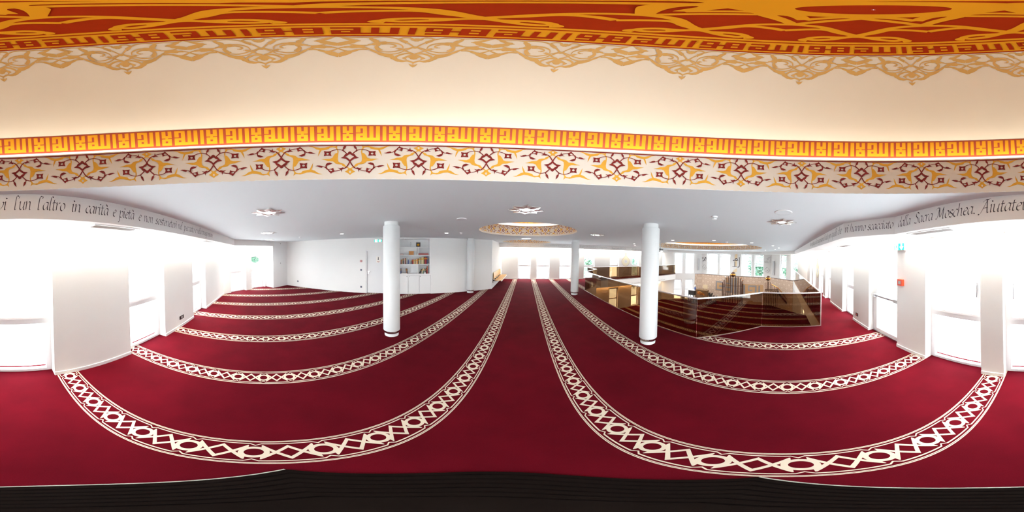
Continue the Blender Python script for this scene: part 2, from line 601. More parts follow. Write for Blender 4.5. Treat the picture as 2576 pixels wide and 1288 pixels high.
for i, (a, b) in enumerate(WB):
    window(FB, a, b, 0, ZH, 1.015, None, -0.18, handle={2: 0.36, 3: 0.93}.get(i))
BL = {4: (1.0, 2.35), 5: (1.55, 2.35)}
for i, (a, b) in enumerate(WF):
    window(FF, a, b, 0, ZH, 1.015, {3: (0.05, 0.95), 4: (0.05, 2.35), 5: (0.05, 0.95)}.get(i))
for i, (a, b) in enumerate(WF[3:]):
    window(FF, a, b, ZL + 0.02, -0.93, -1.98, {0: (-2.95, -1.0), 1: (-2.95, -1.0), 2: (-1.9, -1.0)}.get(i))
for a, b in ((0.42, 1.37), (1.77, 2.75)):
    window(FLC, a, b, 0, ZH, 1.015)
for i, (a, b) in enumerate(RCW):
    window(FRC, a, b, 0.08, ZH, None, (1.1, 2.3))
window(FRC, 0.28, 0.62, ZL + 0.02, -0.7, -1.9)
for a, b in FCW:
    window(FFC, a, b, 0.10, ZH)
    window(FFC, a, b, ZL + 0.05, -0.6, -1.85)
for i, (a, b) in enumerate(QW):
    window(FQ, a, b, 0.08, ZH, None, {0: (1.1, 2.3)}.get(i))

# inner walls of the gallery
w = MB()
D0, D1, C0, C1 = 4.79, 5.76, 6.277, 7.85         # door and cabinet along the left wall
for a, b, z0, z1 in ((0, D0, 0, ZC), (D0, D1, 2.09, ZC), (D1, C0, 0, ZC), (C0, C1, 2.645, ZC), (C1, LL, 0, ZC)):
    w.fbox(FL, (a, 0, z0), (b, -0.16, z1))
w.fbox(FL, (D0 - 0.05, -0.13, 0), (D1 + 0.05, -0.16, 2.15))
w.fbox(FL, (C0 - 0.1, -0.45, 0), (C1 + 0.1, -0.5, ZC))
for a in (C0 - 0.1, C1 + 0.04):
    w.fbox(FL, (a, -0.16, 0), (a + 0.06, -0.45, ZC))
w.fbox(FL, (C0 - 0.04, -0.16, 2.66), (C1 + 0.04, -0.45, ZC))
struct('wall_left', w, 'wall_paint')
XBW = -1.78
struct('wall_side', MB().prism([(-1.85, 8.56), (XBW, 8.62), (XBW, 12.4), (-2.1, 12.4), (-2.1, 8.5)], 0, ZC), 'wall_paint')
struct('light_block_lower', MB().box((-0.4, -2.3, ZL), (-0.2, 12.3, -0.6)), 'wall_paint')  # unseen wall added to stop light leaking in below the gallery

# baseboards
bbm = MB()
ed = [-7.7] + [q for ab in sorted(WB + [DOOR]) for q in ab] + [13.7]
for a, b in zip(ed[::2], ed[1::2]):
    bbm.fbox(FB, (a, 0.012, 0), (b, 0, 0.066))
    bbm.fbox(FB, (a, 0.012, 0.066), (b, 0, 0.071))
struct('baseboard_back', bbm, 'wall_paint')
bbm = MB()
ed = [-1.78] + [q for ab in WF for q in ab] + [13.7]
for a, b in zip(ed[::2], ed[1::2]):
    bbm.fbox(FF, (a, 0.012, 0), (b, 0, 0.07))
struct('baseboard_far', bbm, 'wall_paint')

# ------------------------------------------------------------------ bulkheads under the ceiling, with a light slot against the wall
ZB = 2.40
fasc = [(-9.30, 0.30), (-7.41, -1.59), (1.90, -1.59), (2.75, -1.10), (13.25, -1.10), (16.35, 2.0), (16.35, 2 * YM - 2.0), (13.25, 11.11), (-1.78, 11.11)]
wallside = [(-9.85, 0.05), (-7.66, -2.13), (13.66, -2.13), (16.89, 1.10), (16.89, 8.91), (13.66, 12.14), (-1.78, 12.14)]
b1 = MB().prism([(-9.30, 0.30), (-7.41, -1.59), (1.90, -1.59), (2.75, -1.10), (13.25, -1.10), (13.66, -2.13), (-7.66, -2.13), (-9.85, 0.05)], ZB, ZC)
t_back = struct('trim_2', b1, 'bulkhead_paint')
b2 = MB().prism([(13.25, -1.10), (16.35, 2.0), (16.35, 8.01), (13.25, 11.11), (13.66, 12.14), (17.0, 8.95), (17.0, 1.05), (13.66, -2.13)], ZB, ZC)
t_front = struct('trim_3', b2, 'bulkhead_paint')
b3 = MB().prism([(-1.78, 11.11), (13.25, 11.11), (13.66, 12.14), (-1.78, 12.14)], ZB, ZC)
t_far = struct('trim_4', b3, 'bulkhead_paint')
led = MB()
led.box((-7.6, -2.225, 2.53), (13.6, -2.145, 2.54))
tag(led.build('trim_5', 'led_white'), kind='structure')
led = MB()
led.box((-1.75, 12.15, 2.53), (13.6, 12.235, 2.54))
tag(led.build('trim_6', 'led_white'), kind='structure')

# ------------------------------------------------------------------ broad-nib lettering
G = {
    'a': (.80, [[(.62, .92), (.36, 1.0), (.08, .6), (.10, .15), (.30, .02), (.60, .5)], [(.66, 1.0), (.60, .3), (.66, .05), (.80, .15)]]),
    'b': (.74, [[(.12, 1.75), (.10, .2), (.32, 0), (.6, .3), (.6, .8), (.38, .98), (.1, .6)]]),
    'c': (.62, [[(.60, .85), (.40, 1.0), (.10, .6), (.12, .15), (.35, 0), (.60, .2)]]),
    'd': (.80, [[(.62, .92), (.36, 1.0), (.08, .6), (.10, .15), (.30, .02), (.60, .5)], [(.74, 1.75), (.60, .3), (.66, .05), (.80, .15)]]),
    'e': (.62, [[(.12, .5), (.50, .62), (.54, .88), (.35, 1.0), (.10, .6), (.12, .15), (.35, 0), (.60, .2)]]),
    'g': (.74, [[(.62, .92), (.36, 1.0), (.08, .6), (.10, .15), (.30, .02), (.60, .5)], [(.66, 1.0), (.58, 0), (.45, -.55), (.20, -.68), (.0, -.5)]]),
    'h': (.82, [[(.16, 1.75), (.08, 0)], [(.10, .6), (.36, .96), (.56, .95), (.58, .5), (.58, .1), (.66, 0), (.80, .12)]]),
    'i': (.36, [[(.0, .88), (.12, 1.0), (.12, .15), (.20, 0), (.34, .12)], [(.12, 1.50), (.25, 1.36)]]),
    'l': (.40, [[(.42, 1.66), (.28, 1.78), (.16, 1.5), (.10, .15), (.20, 0), (.36, .12)]]),
    'm': (1.22, [[(.0, .88), (.10, 1), (.10, 0)], [(.1, .6), (.34, .96), (.48, .93), (.50, .0)], [(.5, .6), (.74, .96), (.92, .93), (.94, .1), (1.04, 0), (1.2, .12)]]),
    'n': (.82, [[(.0, .88), (.10, 1), (.10, 0)], [(.1, .6), (.36, .96), (.56, .95), (.58, .5), (.58, .1), (.66, 0), (.80, .12)]]),
    'o': (.74, [[(.38, 1), (.10, .65), (.12, .15), (.35, 0), (.62, .35), (.60, .85), (.38, 1)]]),
    'p': (.74, [[(-.05, .85), (.12, 1), (.10, .2), (.06, -.65), (-.1, -.7)], [(.1, .6), (.36, .98), (.62, .85), (.62, .3), (.38, 0), (.1, .1)]]),
    'q': (.74, [[(.62, .92), (.36, 1.0), (.08, .6), (.10, .15), (.30, .02), (.60, .5)], [(.66, 1.0), (.60, -.7)]]),
    'r': (.54, [[(.0, .88), (.10, 1), (.10, 0)], [(.1, .6), (.32, .96), (.52, .98)]]),
    's': (.56, [[(.52, .9), (.30, 1), (.10, .82), (.18, .6), (.46, .4), (.44, .1), (.24, 0), (.0, .12)]]),
    't': (.48, [[(.20, 1.38), (.14, .2), (.25, 0), (.44, .12)], [(.0, .95), (.44, 1.0)]]),
    'u': (.84, [[(.0, .88), (.10, 1), (.10, .2), (.25, 0), (.45, .15), (.62, .55)], [(.66, 1), (.60, .15), (.70, 0), (.84, .12)]]),
    'v': (.66, [[(.0, .88), (.10, 1), (.22, .02), (.50, .4), (.60, .88), (.46, 1.0)]]),
    'x': (.6, [[(.05, 1), (.5, 0)], [(.5, 1), (.02, 0)]]),
    'z': (.6, [[(.05, .95), (.52, .95)], [(.52, .95), (.05, .05)], [(.05, .05), (.55, .05)]]),
    'A': (1.12, [[(-.22, -.12), (-.05, -.18), (.2, .3), (.72, 1.7)], [(.66, 1.66), (.82, .15), (.95, 0), (1.1, .1)], [(.28, .6), (.84, .66)], [(.22, 1.4), (.4, 1.66), (.8, 1.7), (1.05, 1.82)]]),
    'E': (.9, [[(.8, 1.6), (.35, 1.65), (.2, 1.2), (.45, .95)], [(.45, .95), (.08, .7), (.12, .15), (.4, 0), (.8, .2)]]),
    'M': (1.4, [[(-.05, .1), (.12, .05), (.3, .6), (.42, 1.6)], [(-.15, 1.35), (.05, 1.62), (.42, 1.6)], [(.42, 1.6), (.66, .25), (1.1, 1.65)], [(1.08, 1.6), (1.1, .2), (1.2, 0), (1.36, .12)]]),
    'N': (1.1, [[(-.05, .1), (.12, .05), (.2, 1.6)], [(.2, 1.6), (.75, .05)], [(.75, .05), (.85, 1.7), (1.0, 1.65)]]),
    'S': (.92, [[(.88, 1.45), (.60, 1.7), (.30, 1.5), (.35, 1.1), (.75, .7), (.72, .2), (.42, 0), (.02, .15)]]),
    '.': (.34, [[(.06, .14), (.20, .0)]]),
    '-': (.5, [[(.08, .48), (.42, .52)]]),
    ',': (.3, [[(.12, .1), (.04, -.2)]]),
    "'": (.26, [[(.16, 1.72), (.10, 1.42)]]),
    ' ': (.46, []),
}
ACC = {'à': 'a', 'è': 'e', 'é': 'e'}
NIB = (0.074 * cos(radians(42)), 0.074 * sin(radians(42)))


def text_len(s):
    return sum(G[ACC.get(c, c)][0] for c in s)


def write(mb, s, fn, x0, x1, base, xh):
    """letters of s from x0 to x1 along a wall; fn(x, z) gives the point, xh is the height of an x"""
    k = abs(x1 - x0) / text_len(s)
    sg = 1 if x1 > x0 else -1
    pos = 0.0
    for ch in s:
        adv, st = G[ACC.get(ch, ch)]
        st = list(st)
        if ch in 'àèé':
            st.append([(.28, 1.58), (.5, 1.3)] if ch != 'é' else [(.30, 1.3), (.40, 1.60)])
        for path in st:
            P = crom(path, 5) if len(path) > 2 else path
            v = []
            for (px, py) in P:
                X = px + 0.16 * (py - 0.5)
                for q in (-1, 1):
                    v.append(fn(x0 + sg * (pos + X + q * NIB[0]) * k, base + (py + q * NIB[1]) * xh))
            mb.add(v, [(2 * i, 2 * i + 1, 2 * i + 3, 2 * i + 2) for i in range(len(P) - 1)])
        pos += adv * 1.0
    return mb


def script_line(mb, fn, x0, x1, base, h, seed):
    """flowing connected script: a baseline of joined bowls with tall risers, as small writing reads from afar"""
    r = random.Random(seed)
    x = x0
    while x < x1:
        L = r.uniform(3, 6) * h
        pts = []
        xx = x
        while xx < min(x + L, x1):
            up = r.choice([.32, .36, .36, .40, .40, .95]); dn = r.choice([.0, .0, .0, .03, .34])
            pts += [(xx, base), (xx + .12 * h, base + h * up * .7), (xx + (.18 if up < .6 else .14) * h, base + h * up), (xx + .26 * h, base + h * .12), (xx + .36 * h, base - h * dn)]
            xx += 0.5 * h
        if len(pts) > 2:
            P = crom(pts, 3)
            v = []
            for px, py in P:
                v += [fn(px - .05 * h, py - .07 * h), fn(px + .05 * h, py + .07 * h)]
            mb.add(v, [(2 * i, 2 * i + 1, 2 * i + 3, 2 * i + 2) for i in range(len(P) - 1)])
        x += L + 0.35 * h


t = MB()
fb = lambda x, z: (x, -1.59 + 0.002, z)
for wd_, a, b in (('dalla', 1.82, 1.56), ('Sacra', 1.49, 1.18), ('Moschea.', 1.13, 0.62), ("Aiutatevi", 0.57, 0.05), ("l'un", -0.02, -0.19), ("l'altro", -0.25, -0.54),
                  ('in', -0.61, -0.72), ('carità', -0.77, -1.07), ('e', -1.13, -1.18), ('pietà', -1.23, -1.48), ('e', -1.56, -1.61), ('non', -1.67, -1.86),
                  ('sostenetevi', -1.92, -2.52), ('nel', -2.57, -2.72), ('peccato', -2.79, -3.24), ('e', -3.29, -3.34), ('nella', -3.40, -3.63), ('trasgressione', -3.69, -4.44)):
    write(t, wd_, fb, a, b, 2.497, 0.086)
dg = (0.85 / hypot(0.85, 0.49), 0.49 / hypot(0.85, 0.49))
fd = lambda x, z: (2.75 - dg[0] * x - dg[1] * 0.002, -1.10 - dg[1] * x + dg[0] * 0.002, z)
write(t, 'vi hanno scacciato', fd, 0.03, 0.96, 2.497, 0.086)
write(t, "Non vi spinga alla trasgressione l'odio per quelli che", lambda x, z: (x, -1.10 + 0.002, z), 6.15, 2.84, 2.497, 0.086)
t.build('inscription', 'ink', t_back)
t = MB()
ff = lambda x, z: (x, 11.11 - 0.002, z)
write(t, "Entraidez-vous dans l'accomplissement des bonnes oeuvres et de la piété et ne vous entraidez pas dans le péché et la transgression", ff, -1.25, 6.1, 2.50, 0.086)
script_line(t, ff, 6.5, 7.9, 2.49, 0.11, 21)
script_line(t, ff, 8.4, 9.9, 2.49, 0.11, 22)
t.build('inscription', 'grey_plastic', t_far)


t = MB()
fq = lambda y, z: (16.35 - 0.003, -y, z)
for a, b, sd in ((-7.9, -6.0, 3), (-5.6, -4.4, 4), (-4.0, -2.2, 5)):
    script_line(t, fq, a, b, 2.48, 0.09, sd)
t.build('inscription', 'grey_plastic', t_front)
t = MB()
write(t, "Entraidez-vous dans l'accomplissement des bonnes oeuvres et de la piété", lambda x, z: (x, 11.15 - 0.003, z), 8.2, 13.0, -0.50, 0.07)
tag(t.build('trim_7', 'ink'), kind='structure')

# ------------------------------------------------------------------ domes
DR0, DZT = 1.479, 3.06
SPC, SPR = 2.454, 1.752


def band_kufic(mb_g, mb_d, fn, wide=1.0):
    """one unit (0..1) of the square lettering; fn(u, v, lift)"""
    rect = lambda mb, u0, u1, v0, v1, lift: [mb.add([fn(u0 + (u1 - u0) * i / 2, v0, lift), fn(u0 + (u1 - u0) * (i + 1) / 2, v0, lift), fn(u0 + (u1 - u0) * (i + 1) / 2, v1, lift), fn(u0 + (u1 - u0) * i / 2, v1, lift)], [(0, 1, 2, 3)]) for i in range(2)]
    lo, hi = 0.10, 0.93
    V = lambda f: hi - f * (hi - lo)               # 0 top .. 1 bottom

    def allah(u0, w, lams):
        g = w / (0.46 + 0.27 * lams)
        rect(mb_g, u0, u0 + w, V(1), V(0), 1)
        d = lambda a, b, c, e: rect(mb_d, u0 + a * g, u0 + b * g, V(e), V(c), 2)
        d(.19, .29, .15, .50); d(0, .29, .44, .50); d(.18, .29, .66, .78)
        for k in range(lams):
            d(.46 + .27 * k, .46 + .27 * k + .10, 0, .80)

    def la(u0, w):
        rect(mb_g, u0, u0 + w, V(1), V(0), 1)
        d = lambda a, b, c, e: rect(mb_d, u0 + a * w, u0 + b * w, V(e), V(c), 2)
        d(.40, .62, 0, .31); d(0, .36, .48, .54); d(.62, 1, .48, .54); d(.36, .60, .69, .82)
    allah(0.0, .261, 2)
    rect(mb_g, .290, .330, V(1), V(0), 1)
    la(.360, .118)
    rect(mb_g, .502, .547, V(1), V(0), 1)
    allah(.578, .180, 1)
    rect(mb_g, .787, .832, V(1), V(0), 1)
    la(.857, .112)


def kufic_upper(mb, mbg, fn):
    """unit of the dark lettering on gold, u 0..1, v 0 (inner) .. 1 (outer)"""
    def r(m, x0, x1, y0, y1, lift):
        n = 3
        u = lambda x: (x - 600) / 1930
        v = lambda y: (y - 110) / 190
        for i in range(n):
            a = u(x0 + (x1 - x0) * i / n); b = u(x0 + (x1 - x0) * (i + 1) / n)
            m.add([fn(a, v(y0), lift), fn(b, v(y0), lift), fn(b, v(y1), lift), fn(a, v(y1), lift)], [(0, 1, 2, 3)])
    for q in ((600, 860, 140, 163), (600, 860, 190, 238), (600, 1380, 238, 262), (860, 940, 140, 238), (1060, 1150, 145, 238), (1275, 1380, 145, 238),
              (1490, 1575, 145, 262), (1680, 1980, 140, 216), (1690, 1980, 238, 262), (1880, 1980, 216, 238), (1980, 2100, 190, 210), (2090, 2440, 140, 262)):
        r(mb, *q, 2)
    for q in ((715, 820, 208, 226), (1770, 1880, 166, 190), (2210, 2330, 162, 185), (2210, 2330, 208, 230)):
        r(mbg, *q, 3)


# floral motif in crop units: x from the flower axis (-663..0), y 0 top .. 655 bottom
def fm(pts):
    return [((x - 1283) / 1313.0, (1135 - y) / 655.0) for x, y in pts]


F_STEM = [
    ([(1278, 722), (1252, 680), (1222, 640), (1185, 612), (1150, 600), (1110, 592)], [14, 15, 15, 16, 18, 14]),
    ([(1110, 588), (1060, 570), (1010, 560), (975, 562)], 13),
    ([(852, 588), (838, 612), (826, 640), (830, 668)], 14),
    ([(850, 592), (820, 620), (785, 638), (750, 640)], [20, 16, 12, 10]),
    ([(1222, 885), (1190, 918), (1150, 948), (1090, 965), (1040, 968), (975, 956), (915, 932)], 14),
    ([(1175, 925), (1156, 945), (1150, 972)], 13),
]
F_POLY = [
    ([(1165, 612), (1130, 585), (1118, 535), (1104, 585), (1075, 602), (1045, 620), (1100, 612), (1150, 625)], None),
    ([(848, 588), (870, 560), (896, 535), (918, 513), (938, 532), (985, 550), (962, 620), (935, 605), (900, 598)], [(882, 578), (905, 558), (935, 560), (942, 574), (925, 586), (895, 590)]),
    ([(820, 668), (850, 660), (890, 675), (950, 700), (890, 716), (850, 706), (826, 690)], None),
    ([(775, 640), (740, 622), (700, 630), (660, 648), (620, 652), (660, 664), (710, 662), (755, 652)], None),
    ([(785, 838), (845, 850), (934, 840), (918, 890), (930, 938), (850, 930), (788, 940), (800, 890)], [(832, 885), (845, 868), (868, 868), (885, 880), (880, 900), (858, 906), (838, 900)]),
    ([(1150, 958), (1165, 975), (1195, 992), (1206, 1030), (1214, 1070), (1178, 1042), (1152, 1005)], None),
]
F_HALF = [(1283, 712), (1250, 752), (1200, 785), (1108, 802), (1165, 832), (1190, 872), (1240, 892), (1258, 918), (1283, 930)]
F_HOLE = [(1283, 765), (1248, 796), (1196, 828), (1240, 846), (1268, 872), (1283, 876)]
G_POLY = [
    ([(1283, 490), (1255, 515), (1183, 550), (1225, 572), (1252, 602), (1283, 614)], None),
    ([(1276, 610), (1205, 650), (1172, 690), (1100, 712), (1062, 735), (1052, 785), (1060, 850), (1070, 925), (1060, 985), (1042, 985), (1046, 905), (1010, 895), (975, 850), (950, 806), (900, 788), (830, 788), (725, 785), (800, 768), (870, 744), (960, 738), (985, 718), (1010, 696), (1060, 684), (1122, 678), (1140, 655), (1190, 632), (1262, 600)], None),
    ([(1058, 1068), (1022, 1038), (990, 1034), (930, 1044), (860, 1028), (800, 1012), (720, 1006), (660, 1022), (560, 1046), (495, 1042), (570, 1028), (650, 978), (708, 962), (690, 920), (674, 836), (716, 908), (742, 958), (800, 966), (882, 984), (908, 1014), (960, 1020), (1005, 1010), (1030, 975), (1050, 975), (1040, 1015)], None),
]
F_PETAL = [(1283, 522), (1268, 530), (1262, 552), (1283, 570)]


def floral(mr, mg, fn):
    """one upright flower (stems down); both halves; fn(u, v, lift)"""
    for sg in (1, -1):
        f = lambda u, v, L=2: fn(sg * u, v, L)
        for pts, w in F_STEM:
            P = crom(fm(pts), 4)
            W = [q / 780.0 for q in w] if isinstance(w, list) else w / 780.0
            if isinstance(W, list):
                W = [W[min(len(W) - 1, int(i / 4 + .5))] for i in range(len(P))]
            mr.stroke(P, W, lambda u, v: f(u, v, 2.4))
        for pts, h in F_POLY:
            mr.flat(fm(pts), lambda u, v: f(u, v, 2.4), [fm(h)] if h else ())
        mr.flat(fm(F_HALF) + fm(F_HOLE)[::-1], lambda u, v: f(u, v, 2.4))
        for pts, h in G_POLY[1:]:
            mg.flat(fm(pts), lambda u, v: f(u, v, 1.2))
        mg.flat(fm(G_POLY[0][0]) + fm(F_PETAL)[::-1], lambda u, v: f(u, v, 1.2))


P_STROKE = [   # pendant border, crop units (axis x = 1655, next axis 590), y 315 .. 885
    ([(1650, 800), (1570, 772), (1480, 782), (1390, 745), (1335, 695)], [14, 16, 18, 30, 44]),
    ([(1350, 690), (1270, 676), (1180, 648), (1080, 596), (980, 538), (900, 510)], [44, 40, 34, 24, 16, 12]),
    ([(985, 540), (900, 512), (800, 515), (700, 520), (640, 530), (590, 552)], [12, 34, 40, 20, 12, 12]),
    ([(1655, 650), (1540, 640), (1440, 672), (1398, 715), (1440, 758), (1540, 778)], [14, 16, 20, 22, 20, 14]),
    ([(1640, 522), (1580, 550), (1510, 590), (1440, 630), (1340, 655), (1240, 650)], 12),
    ([(1640, 640), (1560, 610), (1500, 575), (1440, 552), (1385, 546)], [14, 14, 18, 22, 6]),
    ([(1490, 545), (1470, 490), (1400, 452), (1300, 435), (1180, 440), (1110, 460), (1000, 482)], [10, 12, 14, 16, 30, 34, 16]),
    ([(1180, 465), (1130, 495), (1122, 535), (1160, 575), (1205, 575)], [12, 26, 38, 40, 14]),
    ([(1190, 470), (1280, 462), (1350, 475), (1385, 500), (1360, 520), (1305, 522)], [10, 12, 14, 18, 14, 6]),
    ([(1150, 590), (1220, 610), (1320, 612), (1420, 590), (1500, 560), (1600, 528)], 11),
    ([(1640, 520), (1570, 460), (1490, 405), (1400, 365), (1300, 338), (1180, 330), (1040, 340), (900, 335), (760, 345), (660, 330), (590, 318)], [16, 14, 13, 13, 12, 10, 10, 10, 10, 10, 10]),
    ([(1530, 432), (1470, 400), (1430, 368), (1470, 340), (1560, 338), (1600, 372), (1655, 378)], [34, 30, 26, 14, 14, 26, 40]),
    ([(1020, 340), (1060, 380), (1120, 420), (1160, 445)], [16, 34, 44, 14]),
    ([(1000, 566), (900, 566), (800, 596), (700, 640), (590, 685)], [14, 14, 24, 40, 34]),
    ([(590, 548), (640, 575), (690, 602), (640, 625), (590, 650)], 13),
    ([(620, 560), (720, 600), (800, 590)], [10, 12, 8]),
    ([(745, 462), (840, 485), (930, 492), (1010, 488)], 10),
    ([(590, 470), (680, 450), (780, 425), (905, 404)], [36, 44, 40, 6]),
    ([(905, 402), (800, 392), (700, 352), (615, 322)], [6, 26, 26, 12]),
]
P_POLY = [
    ([(1655, 648), (1600, 662), (1530, 700), (1482, 722), (1535, 748), (1565, 758), (1545, 730), (1570, 706), (1600, 722), (1610, 740), (1655, 748)], None),
    ([(1655, 886), (1618, 862), (1588, 824), (1632, 836), (1655, 832)], None),
    ([(1655, 505), (1600, 515), (1590, 530), (1655, 548)], None),
    ([(1655, 790), (1630, 800), (1655, 830)], None),
]


def sphere_pt(cx, cy, ang, r, lift, spc=SPC, spr=SPR):
    z = spc + sqrt(max(0, spr * spr - r * r))
    k = 1 - lift / spr
    return (cx + r * k * sin(ang), cy + r * k * cos(ang), spc + (z - spc) * k)


def build_dome(label, c, R0, nflow, nkuf, full):
    cx, cy = c
    root = thing('dome', label, 'dome', (cx, cy, ZC), group='painted ceiling domes')
    h = DZT - ZC
    rz = lambda z: R0 - 0.074 * z                         # drum radius at height z above the ceiling
    lip = rz(h + 0.012)
    # shell of the drum, in the frame of the root (z = 0 at the ceiling)
    m = MB()
    N = 128
    m.lathe([(R0, 0.0), (rz(h + 0.012), h + 0.012), (rz(h) + 0.03, h + 0.012), (rz(h) + 0.03, h - 0.03), (R0 + 0.30, h - 0.03)], N, caps=False)
    m.build('drum', 'cream_pale', root, 30)
    A0 = radians(-61.7)
    # dome bowl
    if full:
        spc, spr = SPC - ZC, SPR
    else:
        rb, hb = R0 + 0.12, 2.0
        spr = (rb * rb + hb * hb) / (2 * hb); spc = h + hb - spr
    zb = h - 0.02
    rb = sqrt(spr * spr - (zb - spc) ** 2)
    a0 = math.asin(min(1, rb / spr))
    if zb < spc:
        a0 = pi - a0
    prof = [(spr * sin(a0 * (1 - i / 40)), spc + spr * cos(a0 * (1 - i / 40))) for i in range(41)]
    prof[-1] = (0.0005, prof[-1][1])
    MB().lathe(prof, N, caps=False).build('bowl', 'cream', root, 60)
    # glowing strip behind the lip
    MB().lathe([(lip + 0.034, h + 0.004), (lip + 0.066, h + 0.004)], 96, caps=False).build('light_strip', 'strip_glow', root)
    # dark line at the drum top
    dl = MB()
    zz = h - 0.004
    ring = lambda rr, z0, z1, mb: mb.lathe([(rr(z0) - 0.0035, z0), (rr(z1) - 0.0035, z1)], N, caps=False)
    ring(rz, h - 0.018, h - 0.004, dl)
    dl.build('border_line', 'oxblood', root)
    # floral frieze
    mr, mg = MB(), MB()
    for k in range(nflow):
        ac = A0 + 2 * pi * (k + 0.5) / nflow
        up = k % 2 == 0

        def fn(u, v, L, ac=ac, up=up):
            # keep the authored flower (diamond on top) for odd ones, flipped for even ones
            vv = v if up else 1.095 - v
            a = ac + u * 2 * pi / nflow
            z = vv * h
            r = rz(z) - 0.0022 * L
            return (r * sin(a), r * cos(a), z)
        # flower axis sits half a pitch on, so centre it there
        floral(mr, mg, lambda u, v, L, f=fn: f(u + 0.5, v, L))
    mr.build('floral_frieze', 'oxblood', root)
    mg.build('leaf_frieze', 'gold_leaf', root)
    # square-lettered band at the foot of the bowl
    bz0, bz1 = (3.2 - ZC, 3.385 - ZC) if full else (h + 0.12, h + 0.30)
    md, mgk = MB(), MB()

    def sp(ang, z, lift):
        r = sqrt(max(0, spr * spr - (z - spc) ** 2))
        k = 1 - lift / spr
        return (r * k * sin(ang), r * k * cos(ang), spc + (z - spc) * k)
    for i in range(N):
        a, b = 2 * pi * i / N, 2 * pi * (i + 1) / N
        for q in range(2):
            z0 = bz0 + (bz1 - bz0) * q / 2; z1 = bz0 + (bz1 - bz0) * (q + 1) / 2
            md.add([sp(a, z0, .004), sp(b, z0, .004), sp(b, z1, .004), sp(a, z1, .004)], [(0, 1, 2, 3)])
    for k in range(nkuf):
        band_kufic(mgk, md, lambda u, v, L, k=k: sp(radians(-59.6) + 2 * pi * (k + u) / nkuf, bz0 + v * (bz1 - bz0), .003 + .003 * L))
    md.build('lettering_ground', 'rust_red', root)
    mgk.build('lettering', 'gold_paint', root)
    if not full:
        return root
    # crown: pendant lace, dark lettering on gold, knotted star on red
    P = lambda ang, r, lift: sphere_pt(0, 0, ang, r, lift, spc, spr)
    lace = MB()
    rv = lambda y: 0.609 + (y - 315) / (885 - 315) * (0.971 - 0.609)
    for k in range(8):
        ax = radians(138.0 + 45 * k)
        for sg in (1, -1):
            fn = lambda x, y: P(ax + sg * (x - 1655) / 1065.0 * radians(22.5), rv(y), .004)
            for pts, w_ in P_STROKE:
                Q = crom(pts, 4)
                W = w_ if isinstance(w_, list) else [w_] * len(pts)
                W = [W[min(len(W) - 1, int(i / 4 + .5))] * 1.5 for i in range(len(Q))]
                lace.stroke(Q, W, fn)
            for pts, hh in P_POLY:
                lace.flat(pts, fn)
    lace.build('pendant_lace', 'gold_soft', root)

    def annulus(mb, r0, r1, lift, n=128, q=2):
        for i in range(n):
            a, b = 2 * pi * i / n, 2 * pi * (i + 1) / n
            for j in range(q):
                ra = r0 + (r1 - r0) * j / q; rb_ = r0 + (r1 - r0) * (j + 1) / q
                mb.add([P(a, ra, lift), P(b, ra, lift), P(b, rb_, lift), P(a, rb_, lift)], [(0, 1, 2, 3)])
    disc = MB(); annulus(disc, 0.002, 0.609, .004, q=8)
    disc.build('crown_ground', 'deep_red', root)
    g1 = MB(); annulus(g1, 0.474, 0.596, .006); annulus(g1, 0.441, 0.462, .006); annulus(g1, 0.062, 0.108, .006, 64, 1)
    d2 = MB()
    for k in range(8):
        kufic_upper(d2, g1, lambda u, v, L, k=k: P(radians(114.2) + 2 * pi * (k + u) / 8, 0.474 + v * 0.135, .005 + .0025 * L))
    d2.build('crown_lettering', 'deep_red', root)
    # knotted five-pointed strapwork
    W = 0.024

    def strap(pts, closed=True, w=W, lift=.0075):
        """pts: (degrees, radius)"""
        C = [(r * sin(radians(a)), r * cos(radians(a))) for a, r in pts]
        C = crom(C, 5, closed)
        if closed:
            C.append(C[0])
        g1.stroke(C, w, lambda x, y: P(atan2(x, y), max(0.003, hypot(x, y)), lift))
    for k in range(5):
        a = 114 + 72 * k
        strap([(a - 36, .305), (a - 18, .275), (a - 8, .32), (a + 4, .372), (a + 16, .375), (a + 22, .40), (a + 18, .418), (a + 9, .395), (a - 4, .33), (a - 20, .245), (a - 36, .225)], False)
        strap([(a + 36, .305), (a + 18, .275), (a + 8, .32), (a - 4, .372), (a - 16, .375), (a - 22, .40), (a - 18, .418), (a - 9, .395), (a + 4, .33), (a + 20, .245), (a + 36, .225)], False)
        strap([(a - 12, .385), (a, .368), (a + 12, .385)], False, .018)
        strap([(a - 36, .225), (a - 10, .14), (a + 14, .108), (a + 36, .16)], False)
        strap([(a + 36, .225), (a + 10, .14), (a - 14, .108), (a - 36, .16)], False)
        strap([(a + 22, .40), (a + 25, .422), (a + 22, .43)], False, .02)
        strap([(a - 22, .40), (a - 25, .422), (a - 22, .43)], False, .02)
    g1.build('crown_gilding', 'gold_pale', root)
    return root


d_a = build_dome('painted dome straight overhead, seen whole with its red and gold crown', DOMES[0][:2], 1.479, 16, 12, True)
d_b = dup(d_a, (DOMES[1][0], DOMES[1][1], ZC), label='second painted dome, round opening in the ceiling between the pillars')
d_c = dup(d_a, (DOMES[2][0], DOMES[2][1], ZC), label='farthest painted dome, a low sliver by the far wall with French lettering')
build_dome('largest painted dome over the open hall, behind the glass balustrade', DOMES[3][:2], 3.79, 40, 30, False)

